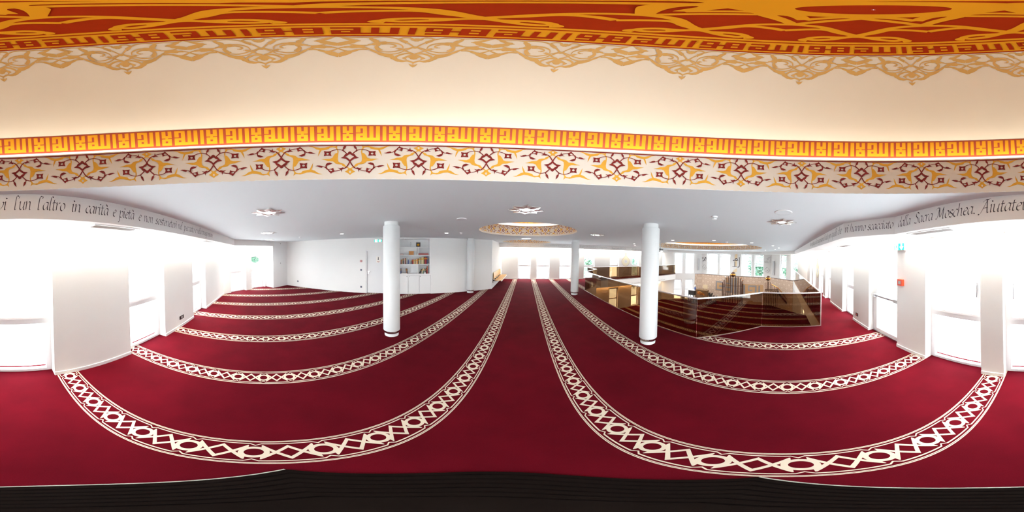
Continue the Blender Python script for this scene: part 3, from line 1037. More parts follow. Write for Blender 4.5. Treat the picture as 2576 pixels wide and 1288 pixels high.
# ------------------------------------------------------------------ pillars
def pillar(x, y, label):
    t = thing('pillar', label, 'pillar', (x, y, 0), group='round white pillars')
    MB().lathe([(0.158, 0.0), (0.158, 0.092), (0.150, 0.094)], 48).build('plinth', 'pillar_paint', t)
    MB().lathe([(0.150, 0.092), (0.179, 0.093), (0.179, 0.150), (0.150, 0.151)], 48).build('steel_ring', 'steel', t)
    MB().lathe([(0.150, 0.150), (0.186, 0.152), (0.189, 0.158), (0.189, 2.566), (0.180, 2.580), (0.158, 2.586)], 64).build('shaft', 'pillar_paint', t)
    MB().lathe([(0.160, 2.580), (0.160, ZC - 0.001)], 48).build('neck', 'pillar_paint', t)
    return t


p0 = pillar(-2.655, 2.475, 'round white pillar in front of the grey door and bookcase')
dup(p0, (2.385, 2.475, 0), label='round white pillar nearest the corner of the glass balustrade')
dup(p0, (-2.62, 7.52, 0), label='round white pillar against the plain wall right of the bookcase')
dup(p0, (2.385, 7.52, 0), label='round white pillar at the far end of the balustrade, by the far windows')

# ------------------------------------------------------------------ glass balustrades
def balustrade(pts, splits, label, end_posts=(False, False)):
    """one straight run from pts[0] to pts[1]; splits = fractions of the joints"""
    (x0, y0), (x1, y1) = pts
    L = hypot(x1 - x0, y1 - y0)
    t = thing('glass_balustrade', label, 'balustrade', (x0, y0, 0), atan2(y1 - y0, x1 - x0), 'glass balustrade around the opening')
    fr = [0.0] + list(splits) + [1.0]
    for a, b in zip(fr, fr[1:]):
        MB().box((a * L + 0.006, -0.008, 0.012), (b * L - 0.006, 0.008, 1.03)).build('glass_pane', 'bronze_glass', t)
    MB().box((0, -0.018, 1.028), (L, 0.018, 1.056)).build('handrail', 'rail_metal', t)
    MB().box((0, -0.016, 0.0), (L, 0.016, 0.016)).build('base_rail', 'brushed', t)
    for e, px in zip(end_posts, (0.0, L)):
        if e:
            MB().box((px - 0.014, -0.014, 0.0), (px + 0.014, 0.014, 1.05)).build('end_post', 'rail_metal', t)
    return t


R = RAIL
balustrade((R[0], mir(R[0])), (0.485,), 'long bronze glass balustrade running from the near pillar to the far pillar')
balustrade((R[0], R[1]), (), 'angled bronze glass balustrade panel facing the viewer, where a carpet border ends')
balustrade((R[1], R[2]), (), 'short bronze glass balustrade panel with metal post, beside the right corridor', (False, True))
balustrade((R[2], R[3]), (0.2, 0.4, 0.6, 0.8), 'bronze glass balustrade receding along the right corridor by the window wall')
balustrade((mir(R[0]), mir(R[1])), (), 'far angled bronze glass balustrade panel, the first turn of its zigzag')
balustrade((mir(R[1]), mir(R[2])), (), 'far short bronze glass balustrade panel, the second turn of its zigzag')
balustrade((mir(R[2]), mir(R[3])), (0.2, 0.4, 0.6, 0.8), 'far bronze glass balustrade across the hall above the white slab edge')

# ------------------------------------------------------------------ ceiling lamps and fittings
def spot(parent, w=150):
    ld = bpy.data.lights.new('lamp_light', 'SPOT')
    ld.energy = w; ld.spot_size = radians(150); ld.spot_blend = 0.9; ld.shadow_soft_size = 0.06
    ld.color = (1.0, 0.97, 0.93)
    o = bpy.data.objects.new('lamp_light', ld); COL.objects.link(o)
    o.parent = parent; o.location = (0, 0, -0.03)


def star_lamp(x, y, label, r=0.27):
    t = thing('ceiling_light', label, 'ceiling light', (x, y, ZC), group='mirrored star ceiling lights')
    m = MB()
    n = 16
    out = [((r if i % 2 == 0 else r * 0.72) * cos(2 * pi * i / n + 0.08), (r if i % 2 == 0 else r * 0.72) * sin(2 * pi * i / n + 0.08)) for i in range(n)]
    inn = [(0.075 * cos(2 * pi * i / n), 0.075 * sin(2 * pi * i / n)) for i in range(n)]
    mid = [(0.55 * p[0], 0.55 * p[1]) for p in out]
    v = [(p[0], p[1], -0.001) for p in out] + [(p[0], p[1], -0.012) for p in out] + [(p[0], p[1], -0.022) for p in mid] + [(p[0], p[1], -0.014) for p in inn]
    f = []
    for k in range(3):
        f += [(k * n + i, k * n + (i + 1) % n, (k + 1) * n + (i + 1) % n, (k + 1) * n + i) for i in range(n)]
    m.add(v, f)
    m.build('star_plate', 'mirror_steel', t)
    MB().lathe([(0.0005, -0.020), (0.058, -0.020), (0.062, -0.012), (0.062, -0.002)], 24).build('lamp', 'lamp_glow', t)
    spot(t)
    return t


s0 = star_lamp(-2.61, 0.0, 'star shaped mirror ceiling light nearest the left windows, ahead of the dome rim')
for x, y, l in ((-5.3, 0.0, 'star shaped mirror ceiling light second from the dome, towards the left windows'),
                (-8.0, 0.0, 'star shaped mirror ceiling light farthest left, by the wall cupboard'),
                (0.0, 2.45, 'star shaped mirror ceiling light between the overhead dome and the second dome'),
                (0.04, 7.5, 'star shaped mirror ceiling light between the second dome and the farthest dome'),
                (2.9, 0.0, 'star shaped mirror ceiling light under the grey ceiling speaker, by the right windows'),
                (2.35, 5.0, 'star shaped mirror ceiling light right of the second dome, left of the near pillar')):
    dup(s0, (x, y, ZC), label=l)


def downlight(x, y, label, group):
    t = thing('downlight', label, 'downlight', (x, y, ZC), group=group)
    MB().lathe([(0.085, 0), (0.085, -0.006), (0.062, -0.010), (0.062, -0.004)], 24, caps=False).build('trim_ring', 'white_gloss', t)
    MB().lathe([(0.0005, -0.005), (0.062, -0.005)], 24, caps=False).build('lamp', 'lamp_glow', t)
    spot(t)
    return t


k0 = downlight(-5.32, 2.55, 'small round downlight over the plain wall left of the grey door', 'round downlights')
dup(k0, (-2.65, 5.05, ZC), label='small round downlight over the pillar right of the bookcase')
k1 = downlight(10.05 + 4.85 * cos(radians(10)), 5.0 + 4.85 * sin(radians(10)), 'round downlight in the ring of lights around the largest dome', 'downlights ringing the largest dome')
for k in range(1, 18):
    a = radians(10 + 20 * k)
    dup(k1, (10.05 + 4.85 * cos(a), 5.0 + 4.85 * sin(a), ZC))


def detector(x, y, label):
    t = thing('smoke_detector', label, 'smoke detector', (x, y, ZC), group='smoke detectors')
    MB().lathe([(0.052, 0), (0.052, -0.018), (0.040, -0.022)], 24).build('base', 'white_gloss', t)
    MB().lathe([(0.030, -0.022), (0.030, -0.032)], 20).build('sensor_gap', 'grey_plastic', t)
    MB().lathe([(0.040, -0.032), (0.042, -0.042), (0.034, -0.052), (0.0005, -0.054)], 24).build('cap', 'white_gloss', t)
    return t


q = detector(2.4, 1.06, 'white smoke detector on the ceiling right of the near pillar top')
dup(q, (-6.78, 1.31, ZC), label='white smoke detector on the ceiling above the left room corner')
dup(q, (-2.14, 5.13, ZC), label='white smoke detector on the ceiling left of the second dome')
dup(q, (6.45, 2.26, ZC), label='white smoke detector on the ceiling in front of the largest dome')


def speaker_disc(x, y, r, label):
    t = thing('ceiling_speaker', label, 'ceiling speaker', (x, y, ZC), group='ceiling speakers')
    MB().lathe([(r, 0), (r, -0.006), (r - 0.012, -0.010)], 40, caps=False).build('rim', 'white_gloss', t)
    MB().lathe([(r - 0.012, -0.009), (0.0005, -0.009)], 40, caps=False).build('grille', 'ceiling_paint', t)


speaker_disc(2.28, -0.02, 0.125, 'flat round ceiling speaker beside the right star light')
speaker_disc(-1.24, 3.0, 0.10, 'flat round ceiling speaker left of the middle star light')


def vent(x, label, y=-1.79, L=0.74, W=0.22):
    t = thing('air_vent', label, 'air vent', (x, y, ZB), group='white air vents in the soffit')
    m = MB()
    for a, b in (((-L / 2, -W / 2), (L / 2, -W / 2 + .03)), ((-L / 2, W / 2 - .03), (L / 2, W / 2)), ((-L / 2, -W / 2 + .03), (-L / 2 + .03, W / 2 - .03)), ((L / 2 - .03, -W / 2 + .03), (L / 2, W / 2 - .03))):
        m.box((a[0], a[1], -0.008), (b[0], b[1], 0.0))
    m.build('frame', 'white_gloss', t)
    MB().box((-L / 2 + .03, -W / 2 + .03, -0.002), (L / 2 - .03, W / 2 - .03, 0.0)).build('opening', 'vent_grey', t)
    m = MB()
    for k in range(5):
        yy = -W / 2 + 0.045 + k * 0.032
        m.hexa([(-L / 2 + .03, yy, -0.007), (L / 2 - .03, yy, -0.007), (L / 2 - .03, yy + .004, -0.007), (-L / 2 + .03, yy + .004, -0.007),
                (-L / 2 + .03, yy + .010, -0.002), (L / 2 - .03, yy + .010, -0.002), (L / 2 - .03, yy + .014, -0.002), (-L / 2 + .03, yy + .014, -0.002)])
    m.build('slat', 'vent_grey', t)
    return t


v0 = vent(-1.30, 'white air vent in the soffit left of the word carità')
v0['label'] = 'white air vent in the soffit under the Italian words carità and pietà'
dup(v0, (1.37, -1.79, ZB), label='white air vent in the soffit under the Italian word Sacra')
dup(v0, (-4.6, -1.79, ZB), label='white air vent in the soffit at the left end of the Italian lettering')
dup(v0, (4.35, -1.79, ZB), label='white air vent in the soffit above the window right of the exit door')

# projector hung near the near pillar
t = thing('projector', 'black and grey projector hanging from the ceiling beside the near pillar', 'projector', (5.1, 4.68, ZC))
MB().tube([(0, 0, 0), (0, 0, -0.36)], 0.012).build('mount', 'grey_plastic', t)
MB().box((-0.085, -0.085, -0.43), (0.085, 0.085, -0.36)).build('body', 'black_plastic', t)
MB().box((-0.07, -0.07, -0.50), (0.07, 0.07, -0.43)).build('lower_case', 'grey_plastic', t)

# ------------------------------------------------------------------ signs, switches, sockets
def exit_sign(F, tc, z, w, h, dep, label, flip=False, glow=4.0):
    x, y, _ = F(tc, 0, z)
    ex = F(1, 0, 0); e0 = F(0, 0, 0); nn = F(0, 1, 0)
    d = (ex[0] - e0[0], ex[1] - e0[1]); n = (nn[0] - e0[0], nn[1] - e0[1])
    t = thing('exit_sign', label, 'exit sign', (x, y, z), group='green exit signs')
    L = lambda a, q, zz: (d[0] * a + n[0] * q, d[1] * a + n[1] * q, zz)
    MB().fbox(L, (-w / 2, 0.0, -h / 2), (w / 2, dep, h / 2)).build('housing', 'white_gloss', t)
    e = dep + 0.001
    MB().fbox(L, (-w / 2 + .006, dep, -h / 2 + .006), (w / 2 - .006, e, h / 2 - .006)).build('face', 'sign_green', t)
    s = -1 if flip else 1
    P = lambda a, zz: L(s * a * w, e + 0.001, zz * h)
    m = MB()
    m.flat([(-.40, -.44), (-.10, -.44), (-.10, .44), (-.40, .44)], P)                 # doorway
    m.flat([(.16, .42), (.30, .42), (.30, .0), (.42, .0), (.23, -.44), (.04, .0), (.16, .0)], P)  # arrow
    m.build('pictogram', 'sign_white', t)
    P2 = lambda a, zz: L(s * a * w, e + 0.002, zz * h)
    m = MB()
    m.flat([(-.27, .34), (-.22, .38), (-.18, .32), (-.22, .25)], P2)
    m.flat([(-.30, .22), (-.20, .20), (-.18, -.02), (-.13, -.2), (-.16, -.36), (-.2, -.34), (-.2, -.18), (-.26, -.08), (-.32, -.34), (-.37, -.32), (-.3, -.02)], P2)
    m.build('running_figure', 'sign_green', t)
    return t


exit_sign(FL, 5.40, 2.52, 0.36, 0.125, 0.05, 'lit green exit sign above the grey door by the near pillar')
exit_sign(FB, 2.47, 2.27, 0.30, 0.15, 0.06, 'lit green exit sign on the wall above the red alarm box', True)
exit_sign(FB, 3.20, 1.76, 0.24, 0.12, -0.19, 'small green exit sign stuck on the glass exit door', True)


def plate(F, tc, z, w, h, m1, label, cat, name, inner=None, dep=0.012, inner_m=None, group=None):
    x, y, _ = F(tc, 0, z)
    e0 = F(0, 0, 0); ex = F(1, 0, 0); nn = F(0, 1, 0)
    d = (ex[0] - e0[0], ex[1] - e0[1]); n = (nn[0] - e0[0], nn[1] - e0[1])
    L = lambda a, q, zz: (d[0] * a + n[0] * q, d[1] * a + n[1] * q, zz)
    t = thing(name, label, cat, (x, y, z), group=group)
    MB().fbox(L, (-w / 2, 0, -h / 2), (w / 2, dep, h / 2)).build('plate', m1, t)
    if inner:
        MB().fbox(L, (-inner / 2, dep, -inner / 2), (inner / 2, dep + 0.004, inner / 2)).build('insert', inner_m or 'white_gloss', t)
    return t


plate(FL, 4.565, 1.57, 0.10, 0.10, 'red_dull', 'red framed alarm button on the wall left of the grey door', 'alarm button', 'alarm_button', 0.05, 0.03)
plate(FL, 4.56, 1.138, 0.085, 0.085, 'switch_navy', 'dark wall switch beside the grey door, below the alarm button', 'switch', 'wall_switch', 0.03, 0.012)
plate(FL, 4.556, 0.305, 0.085, 0.085, 'switch_navy', 'dark wall socket near the floor left of the grey door', 'socket', 'wall_socket', 0.03, 0.012, 'grey_plastic')
plate(FL, 0.826, 0.32, 0.085, 0.09, 'switch_navy', 'dark wall socket near the left corner of the plain wall', 'socket', 'wall_socket', 0.03, 0.012, 'grey_plastic')
plate(FB, -3.67 + 7.71 - 7.71, 0.285, 0.20, 0.10, 'black_plastic', 'black double socket low on the wall between two left windows', 'socket', 'wall_socket', 0.06, 0.012, 'grey_plastic')
plate(FB, 4.43, 0.275, 0.14, 0.10, 'black_plastic', 'dark socket low on the wall right of the glass exit door', 'socket', 'wall_socket', 0.05, 0.012, 'red_dull')
plate(FB, 2.46, 1.545, 0.145, 0.13, 'red_plastic', 'red fire alarm box on the wall beside the glass exit door', 'fire alarm', 'fire_alarm', 0.065, 0.06, 'grey_plastic')

# ------------------------------------------------------------------ glazed exit door in the back wall
d1 = bpy.data.objects.new('door_1', None); COL.objects.link(d1); tag(d1, kind='structure')
a, b = DOOR
m = MB()
dp = -0.16
for q in (((a, 0), (a + .07, ZH)), ((b - .07, 0), (b, ZH)), ((a + .07, ZH - .07), (b - .07, ZH))):
    m.fbox(FB, (q[0][0], dp, q[0][1]), (q[1][0], dp - .08, q[1][1]))
m.build('frame', 'frame_white', d1)
m = MB()
for q in (((a + .07, .03), (a + .16, 2.33)), ((b - .16, .03), (b - .07, 2.33)), ((a + .16, .03), (b - .16, .12)), ((a + .16, 2.24), (b - .16, 2.33))):
    m.fbox(FB, (q[0][0], dp + .01, q[0][1]), (q[1][0], dp - .05, q[1][1]))
m.build('leaf', 'frame_white', d1)
MB().fbox(FB, (a + .16, dp - .017, .12), (b - .16, dp - .023, 2.24)).build('glass_pane', 'window_glass', d1)
m = MB()
m.fbox(FB, (a + .09, dp + .085, 1.045), (b - .09, dp + .055, 1.09))
m.fbox(FB, (b - .16, dp + .10, 1.03), (b - .05, dp + .01, 1.10))
m.build('push_bar', 'brushed', d1)
MB().fbox(FB, (a + .07, dp + .10, 1.025), (a + .20, dp + .01, 1.105)).build('push_bar_end', 'grey_plastic', d1)
MB().fbox(FB, (a, dp + .03, 0), (b, dp - .1, .03)).build('threshold', 'brushed', d1)

# grey door in the left wall
d2 = bpy.data.objects.new('door_2', None); COL.objects.link(d2); tag(d2, kind='structure')
m = MB()
for q in (((D0, 0), (D0 + .05, 2.09)), ((D1 - .05, 0), (D1, 2.09)), ((D0 + .05, 2.04), (D1 - .05, 2.09))):
    m.fbox(FL, (q[0][0], -0.02, q[0][1]), (q[1][0], -0.13, q[1][1]))
m.build('frame', 'door_grey', d2)
MB().fbox(FL, (D0 + .055, -0.075, .008), (D1 - .055, -0.115, 2.035)).build('leaf', 'door_grey', d2)
m = MB()
m.fbox(FL, (D0 + .09, -0.068, .93), (D0 + .125, -0.075, 1.10))
m.tube([FL(D0 + .107, -0.07, 1.075), FL(D0 + .107, -0.025, 1.075), FL(D0 + .24, -0.025, 1.08)], 0.010)
m.build('handle', 'steel', d2)
sx, sy, _ = FL(5.385, -0.074, 1.64)
t = thing('door_sign', 'white paper sign with a dark veiled figure on the grey door', 'sign', (sx, sy, 1.64))
Ls = lambda q, dq, z: (LE[0] * q + LN[0] * dq, LE[1] * q + LN[1] * dq, z)
MB().fbox(Ls, (-.11, 0, -.15), (.11, .003, .15)).build('sheet', 'paper', t)
MB().flat([(-.012, .115), (.012, .12), (.02, .095), (.012, .075), (.02, .02), (.035, .005), (.02, -.01), (-.03, -.01), (-.02, .03), (-.012, .07)], lambda u, v: Ls(u, .0045, v)).build('figure', 'ink', t)
m = MB()
for q in range(3):
    m.flat([(-.065 + .02 * q, -.085 - .018 * q), (.065 - .012 * q, -.085 - .018 * q), (.065 - .012 * q, -.094 - .018 * q), (-.065 + .02 * q, -.094 - .018 * q)], lambda u, v: Ls(u, .0045, v))
m.build('caption', 'red_dull', t)

# ------------------------------------------------------------------ wall cupboard in the left corner
cx0 = (-9.26, 0.21)
cd_ = ((-9.96 + 9.26), (1.08 - 0.21)); cl = hypot(*cd_); ce = (cd_[0] / cl, cd_[1] / cl); cn = (ce[1], -ce[0])
FC = frame(cx0, ce, cn)
t = thing('wall_cupboard', 'white built-in wall cupboard with three panels in the left corner, beside the window', 'cupboard', (*cx0, 0))
Lc = lambda a_, q_, z_: (ce[0] * a_ + cn[0] * q_, ce[1] * a_ + cn[1] * q_, z_)
MB().prism([Lc(0, -.02, 0)[:2], Lc(cl + .06, -.02, 0)[:2], (cl * ce[0] - .6, cl * ce[1] - .3), (-.62, -.52)], 0.002, ZC - .001).build('carcass', 'cabinet_white', t)
for z0, z1 in ((0.002, .836), (.844, 1.806), (1.814, ZC - .002)):
    MB().fbox(Lc, (0.0, -.02, z0), (cl, 0.0, z1)).build('door_panel', 'cabinet_white', t)
m = MB(); m.fbox(Lc, (.565, 0, 1.36), (.59, .012, 1.44)); m.build('latch', 'grey_plastic', t)
sx, sy, _ = FC(.60, 0, 0)
ms = MB().lathe([(0.0005, -.028), (.022, -.02), (.03, 0), (.022, .022), (.0005, .03)], 16).build('motion_sensor', 'grey_plastic')
ms.location = (sx, sy, 2.55)
tag(ms, 'tiny grey sensor high on the white wall cupboard', 'sensor')

# ------------------------------------------------------------------ built-in bookcase with cupboards
ox, oy, _ = FL(C0, 0, 0)
bc = thing('bookcase', 'white built-in bookcase with staggered shelves over cupboard doors, behind the near pillar', 'bookcase', (ox, oy, 0))
Lb = lambda a_, q_, z_: (LE[0] * a_ + LN[0] * q_, LE[1] * a_ + LN[1] * q_, z_)
CW = C1 - C0
m = MB()
m.fbox(Lb, (0.003, -.40, 0.002), (CW - .003, -.385, 2.64))
for a_, b_ in ((0.003, .022), (CW - .06, CW - .003)):
    m.fbox(Lb, (a_, -.385, .975), (b_, 0.004, 2.64))
for a_, b_ in ((0.003, .018), (CW - .018, CW - .003)):
    m.fbox(Lb, (a_, -.385, .045), (b_, -.032, .905))
m.fbox(Lb, (.022, -.385, 2.605), (CW - .06, 0.004, 2.64))
m.fbox(Lb, (0.003, -.385, .905), (CW - .003, .012, .975))
m.fbox(Lb, (0.003, -.385, .002), (CW - .003, -.03, .045))
m.build('carcass', 'cabinet_white', bc)
SH = (1.435, 1.855, 2.24)
for z in SH:
    MB().fbox(Lb, (.022, -.385, z - .022), (CW - .06, 0.0, z)).build('shelf', 'cabinet_white', bc)
for a_, z0, z1 in ((6.611, 2.24, 2.605), (7.251, 1.855, 2.218), (6.611, 1.435, 1.833), (7.251, .975, 1.413)):
    MB().fbox(Lb, (a_ - C0 - .012, -.385, z0), (a_ - C0 + .012, 0.0, z1)).build('divider', 'cabinet_white', bc)
for a_, b_, kx, km in ((6.277, 6.786, 6.731, 'black_plastic'), (6.794, 7.304, 6.85, 'silver_paint'), (7.312, 7.832, 7.366, 'black_plastic')):
    dr = MB().fbox(Lb, (a_ - C0 + .004, -.03, .05), (b_ - C0, -.006, .895)).build('door', 'cabinet_white', bc)
    MB().lathe([(.013, -.012), (.013, .012)], 12, (*Lb(kx - C0, -.001, 0)[:2], .85)).build('knob', km, dr)

BOOKC = {}


def colmat(n, c):
    if n not in MATS:
        mat(n, c, 0.6, noise=.12, nscale=30)
    return n


NB = [0]


def book(s, z, w, h, dpt, color, label, lean=0.0, flat=False, inset=.04):
    """a book standing on a shelf of the bookcase: spine faces the room"""
    x, y, _ = FL(s, -inset, 0)
    t = thing('book', label, 'book', (x, y, z), atan2(LE[1], LE[0]), 'books in the white bookcase')
    ml = Matrix.Rotation(lean, 4, 'Y')
    T = lambda p: tuple(ml @ Vector(p))
    zlift = max(0, -min(T((w, 0, 0))[2], T((0, 0, 0))[2]))

    def bx(mb, a_, b_):
        (x0, y0, z0), (x1, y1, z1) = a_, b_
        return mb.hexa([tuple(Vector(T(p)) + Vector((0, 0, zlift))) for p in ((x0, y0, z0), (x1, y0, z0), (x1, y1, z0), (x0, y1, z0), (x0, y0, z1), (x1, y0, z1), (x1, y1, z1), (x0, y1, z1))])
    c = .003
    m_ = MB()
    bx(m_, (0, 0, 0), (c, dpt, h)); bx(m_, (w - c, 0, 0), (w, dpt, h)); bx(m_, (c, 0, 0), (w - c, c, h))
    m_.build('cover', color, t)
    bx(MB(), (c, c, .004), (w - c, dpt - .006, h - .004)).build('pages', 'paper', t)
    m_ = MB()
    bx(m_, (c, -.0012, h * .66), (w - c, 0, h * .80))
    m_.build('spine_band', 'gold_pale', t)
    return t


bk = dict(red=(.35, .03, .03), dred=(.20, .02, .03), navy=(.03, .04, .14), tan=(.62, .48, .25), cream_b=(.72, .64, .42), orange=(.62, .28, .10), olive=(.42, .40, .16), black=(.02, .02, .02), grey=(.28, .28, .30), green=(.08, .16, .12), brown=(.22, .10, .06), teal=(.10, .22, .24))
for k_, v_ in bk.items():
    colmat('book_' + k_, v_)
# row of books on the third shelf, rising to the right
row = [(6.930, .030, .15, 'teal', 'small teal book'), (6.965, .040, .20, 'dred', 'dark red book'), (7.006, .040, .205, 'red', 'red book'), (7.048, .036, .205, 'tan', 'tan book'), (7.086, .034, .205, 'olive', 'olive book'),
       (7.122, .030, .215, 'brown', 'thin brown book'), (7.154, .030, .225, 'cream_b', 'thin cream book'), (7.186, .028, .23, 'orange', 'pale orange book'), (7.216, .034, .24, 'orange', 'orange book'), (7.252, .036, .25, 'black', 'black book'),
       (7.290, .036, .275, 'cream_b', 'cream book'), (7.328, .040, .29, 'olive', 'olive gilt book'), (7.370, .040, .30, 'grey', 'grey gilt book'), (7.412, .040, .305, 'tan', 'tan gilt book'), (7.454, .040, .31, 'cream_b', 'tall cream book'),
       (7.496, .036, .325, 'olive', 'tall olive book'), (7.534, .032, .33, 'black', 'tall black book'), (7.568, .050, .335, 'red', 'tall red book'), (7.620, .050, .335, 'dred', 'tall dark red book'), (7.672, .034, .325, 'navy', 'tall navy book')]
prev = 'the gap'
for s, w_, h_, c_, l_ in row:
    book(s, 1.435, w_ * .97, h_, .2, 'book_' + c_, (l_ + ' on the fullest shelf, ' + ('first of the row' if prev == 'the gap' else 'right of the ' + prev)))
    prev = l_
for s, w_, h_, c_, l_ in ((6.45, .035, .20, 'dred', 'dark red book left of the divider on the fullest shelf'), (6.49, .035, .23, 'tan', 'tan book left of the divider on the fullest shelf'), (6.545, .04, .26, 'black', 'black book against the divider on the fullest shelf'),
                          (6.635, .022, .27, 'red', 'thin red book just right of the divider on the fullest shelf'), (6.658, .022, .28, 'brown', 'thin brown book just right of the divider on the fullest shelf')):
    book(s, 1.435, w_, h_, .18, 'book_' + c_, l_)
for s, w_, h_, c_, l_, ln in ((6.43, .05, .25, 'navy', 'navy book at the left end of the lowest shelf', 0), (6.645, .03, .25, 'grey', 'grey book left of a brown pair on the lowest shelf', .06), (6.70, .045, .25, 'brown', 'brown book in the middle group of the lowest shelf', 0),
                              (6.75, .035, .24, 'black', 'black book leaning on the brown one, lowest shelf', -.12), (7.33, .03, .22, 'black', 'black book tilted at the left of the right lowest bay', .45), (7.38, .03, .24, 'grey', 'grey book tilted in the right lowest bay', .38),
                              (7.43, .028, .25, 'cream_b', 'pale book tilted in the right lowest bay', .33), (7.475, .035, .25, 'green', 'dark green book tilted in the right lowest bay', .25), (7.55, .05, .23, 'grey', 'thick grey book upright in the right lowest bay', 0),
                              (7.605, .04, .23, 'black', 'black book upright in the right lowest bay', 0), (7.65, .03, .27, 'dred', 'dark red book upright in the right lowest bay', 0), (7.685, .025, .36, 'red', 'tallest red book at the right end of the lowest shelf', 0)):
    book(s, .975, w_, h_, .18, 'book_' + c_, l_, ln)


def shelf_box(name, label, cat, s, z, w_, h_, dpt, m_, inner=None, inset=.05):
    x, y, _ = FL(s, -inset, 0)
    t = thing(name, label, cat, (x, y, z), atan2(LE[1], LE[0]))
    MB().box((0, 0, 0), (w_, dpt, h_)).build('body', m_, t)
    if inner:
        inner(t)
    return t


def fr_in(t):
    m_ = MB().flat([(.10 + .055 * cos(k), .09 + .055 * sin(k)) for k in [2 * pi * i / 20 for i in range(20)]], lambda u, v: (u, -.002, v))
    m_.build('medallion', 'gold_pale', t)


shelf_box('framed_picture', 'black framed square picture with a gold medallion on the top shelf', 'picture', 7.163, 2.24, .20, .20, .03, 'black_plastic', fr_in)


def box_in(t):
    MB().box((-.004, -.004, .12), (.224, .124, .178)).build('lid', 'box_orange', t)


shelf_box('wooden_box', 'orange wooden box alone on the second shelf', 'box', 6.832, 1.855, .22, .175, .12, 'box_orange', box_in)
shelf_box('long_book', 'long dark red volume lying flat on the second shelf at the right', 'book', 7.275, 1.855, .47, .075, .2, 'book_dred', lambda t: MB().box((.004, -.001, .012), (.466, .19, .06)).build('pages', 'red_dull', t))
shelf_box('small_red_book', 'small red book lying flat at the left of the second shelf', 'book', 6.42, 1.855, .15, .05, .15, 'book_red', lambda t: MB().box((.004, -.001, .01), (.146, .14, .04)).build('pages', 'paper', t))
shelf_box('paper_stack', 'low stack of white papers on the lowest shelf', 'papers', 6.46, .975, .30, .012, .2, 'paper', lambda t: MB().box((.02, .01, .012), (.28, .19, .02)).build('top_sheets', 'paper', t), .02)
shelf_box('white_box', 'small white box in front of the books in the right lowest bay', 'box', 7.545, .975, .07, .05, .03, 'white_gloss', lambda t: MB().box((-.002, -.002, .038), (.072, .032, .052)).build('lid', 'paper', t), .012)
x, y, _ = FL(6.80, -.1, 0)
t = thing('blue_bottle', 'blue and white bottle standing alone left of the book row', 'bottle', (x, y, 1.435))
MB().lathe([(.032, 0), (.035, .01), (.035, .14), (.018, .19), (.014, .21)], 16).build('body', 'vase_blue', t)
MB().lathe([(.016, .205), (.018, .25), (.0005, .255)], 16).build('cap', 'white_gloss', t)
x, y, _ = FL(6.905, -.1, 0)
t = thing('silver_ornament', 'small silver calligraphic ornament on the top shelf', 'ornament', (x, y, 2.24), atan2(LE[1], LE[0]))
MB().lathe([(.04, 0), (.04, .012), (.01, .016)], 16).build('foot', 'silver_paint', t)
m = MB()
m.tube([(0, 0, .015), (.0, 0, .10), (-.03, 0, .13), (.0, 0, .19), (.02, 0, .22)], .008)
m.tube([(.0, 0, .08), (.04, 0, .12), (.035, 0, .17), (.0, 0, .15)], .008)
m.build('letter', 'silver_paint', t)

# ------------------------------------------------------------------ wall bench with tip-up seats
t = thing('wall_bench', 'beech wall bench with four flat seats and long backrests, by the far wall', 'bench', (XBW, 8.86, 0))
SW = 0.62
for k in range(4):
    y0 = .02 + k * SW
    prof = crom([(.045, .50), (.055, .62), (.05, .78), (.035, .87)], 4)
    m = MB()
    for (xa, za), (xb, zb_) in zip(prof, prof[1:]):
        m.hexa([(xa, y0, za), (xa + .018, y0, za), (xa + .018, y0 + SW - .015, za), (xa, y0 + SW - .015, za), (xb, y0, zb_), (xb + .018, y0, zb_), (xb + .018, y0 + SW - .015, zb_), (xb, y0 + SW - .015, zb_)])
    m.build('backrest', 'beech', t)
    MB().hexa([(.09, y0, .425), (.50, y0, .445), (.50, y0 + SW - .03, .445), (.09, y0 + SW - .03, .425), (.09, y0, .445), (.50, y0, .468), (.50, y0 + SW - .03, .468), (.09, y0 + SW - .03, .445)]).build('seat', 'beech', t)
    MB().box((.46, y0 + .02, .405), (.52, y0 + SW - .05, .43)).build('seat_edge', 'white_gloss', t)
for k in range(5):
    yk = .03 + k * SW - (.05 if k == 4 else 0)
    br = MB()
    br.box((0.001, yk - .02, .30), (.02, yk + .02, .52)); br.hexa([(.02, yk - .015, .40), (.30, yk - .015, .41), (.30, yk + .015, .41), (.02, yk + .015, .40), (.02, yk - .015, .455), (.16, yk - .015, .43), (.16, yk + .015, .43), (.02, yk + .015, .455)])
    br.build('bracket', 'black_plastic', t)

# ------------------------------------------------------------------ dark ribbed mat under the viewpoint
def arc_pts(p, q, sag, n=24):
    p, q = Vector(p), Vector(q); c_ = (p + q) / 2; d_ = q - p; nn_ = Vector((-d_.y, d_.x)).normalized()
    return [tuple(p + d_ * (i / n) + nn_ * sag * 4 * (i / n) * (1 - i / n)) for i in range(n + 1)]


PL, PR = (-0.495, 0.013), (0.465, 0.02)
front = arc_pts(PL, PR, 0.44)
back_ = arc_pts(PR, PL, 0.37)
t = thing('floor_mat', 'dark brown ribbed mat lying on the red carpet right below the viewer', 'mat', (0, 0, 0))
MB().prism(front[:-1] + back_[:-1], 0.002, 0.014).build('mat_body', 'mat_brown', t)
m = MB()
for s_ in (.30, .42, .54, .66, .78, .90):
    for arc in (front, back_):
        m.stroke([(p[0] * s_, p[1] * s_ + .01) for p in arc], .010, lambda u, v: (u, v, 0.0150))
m.build('rib', 'mat_rib', t)
m = MB()
m.tube([(p[0], p[1], .012) for p in back_], .006, 6)
m.build('edging', 'mat_edge', t)

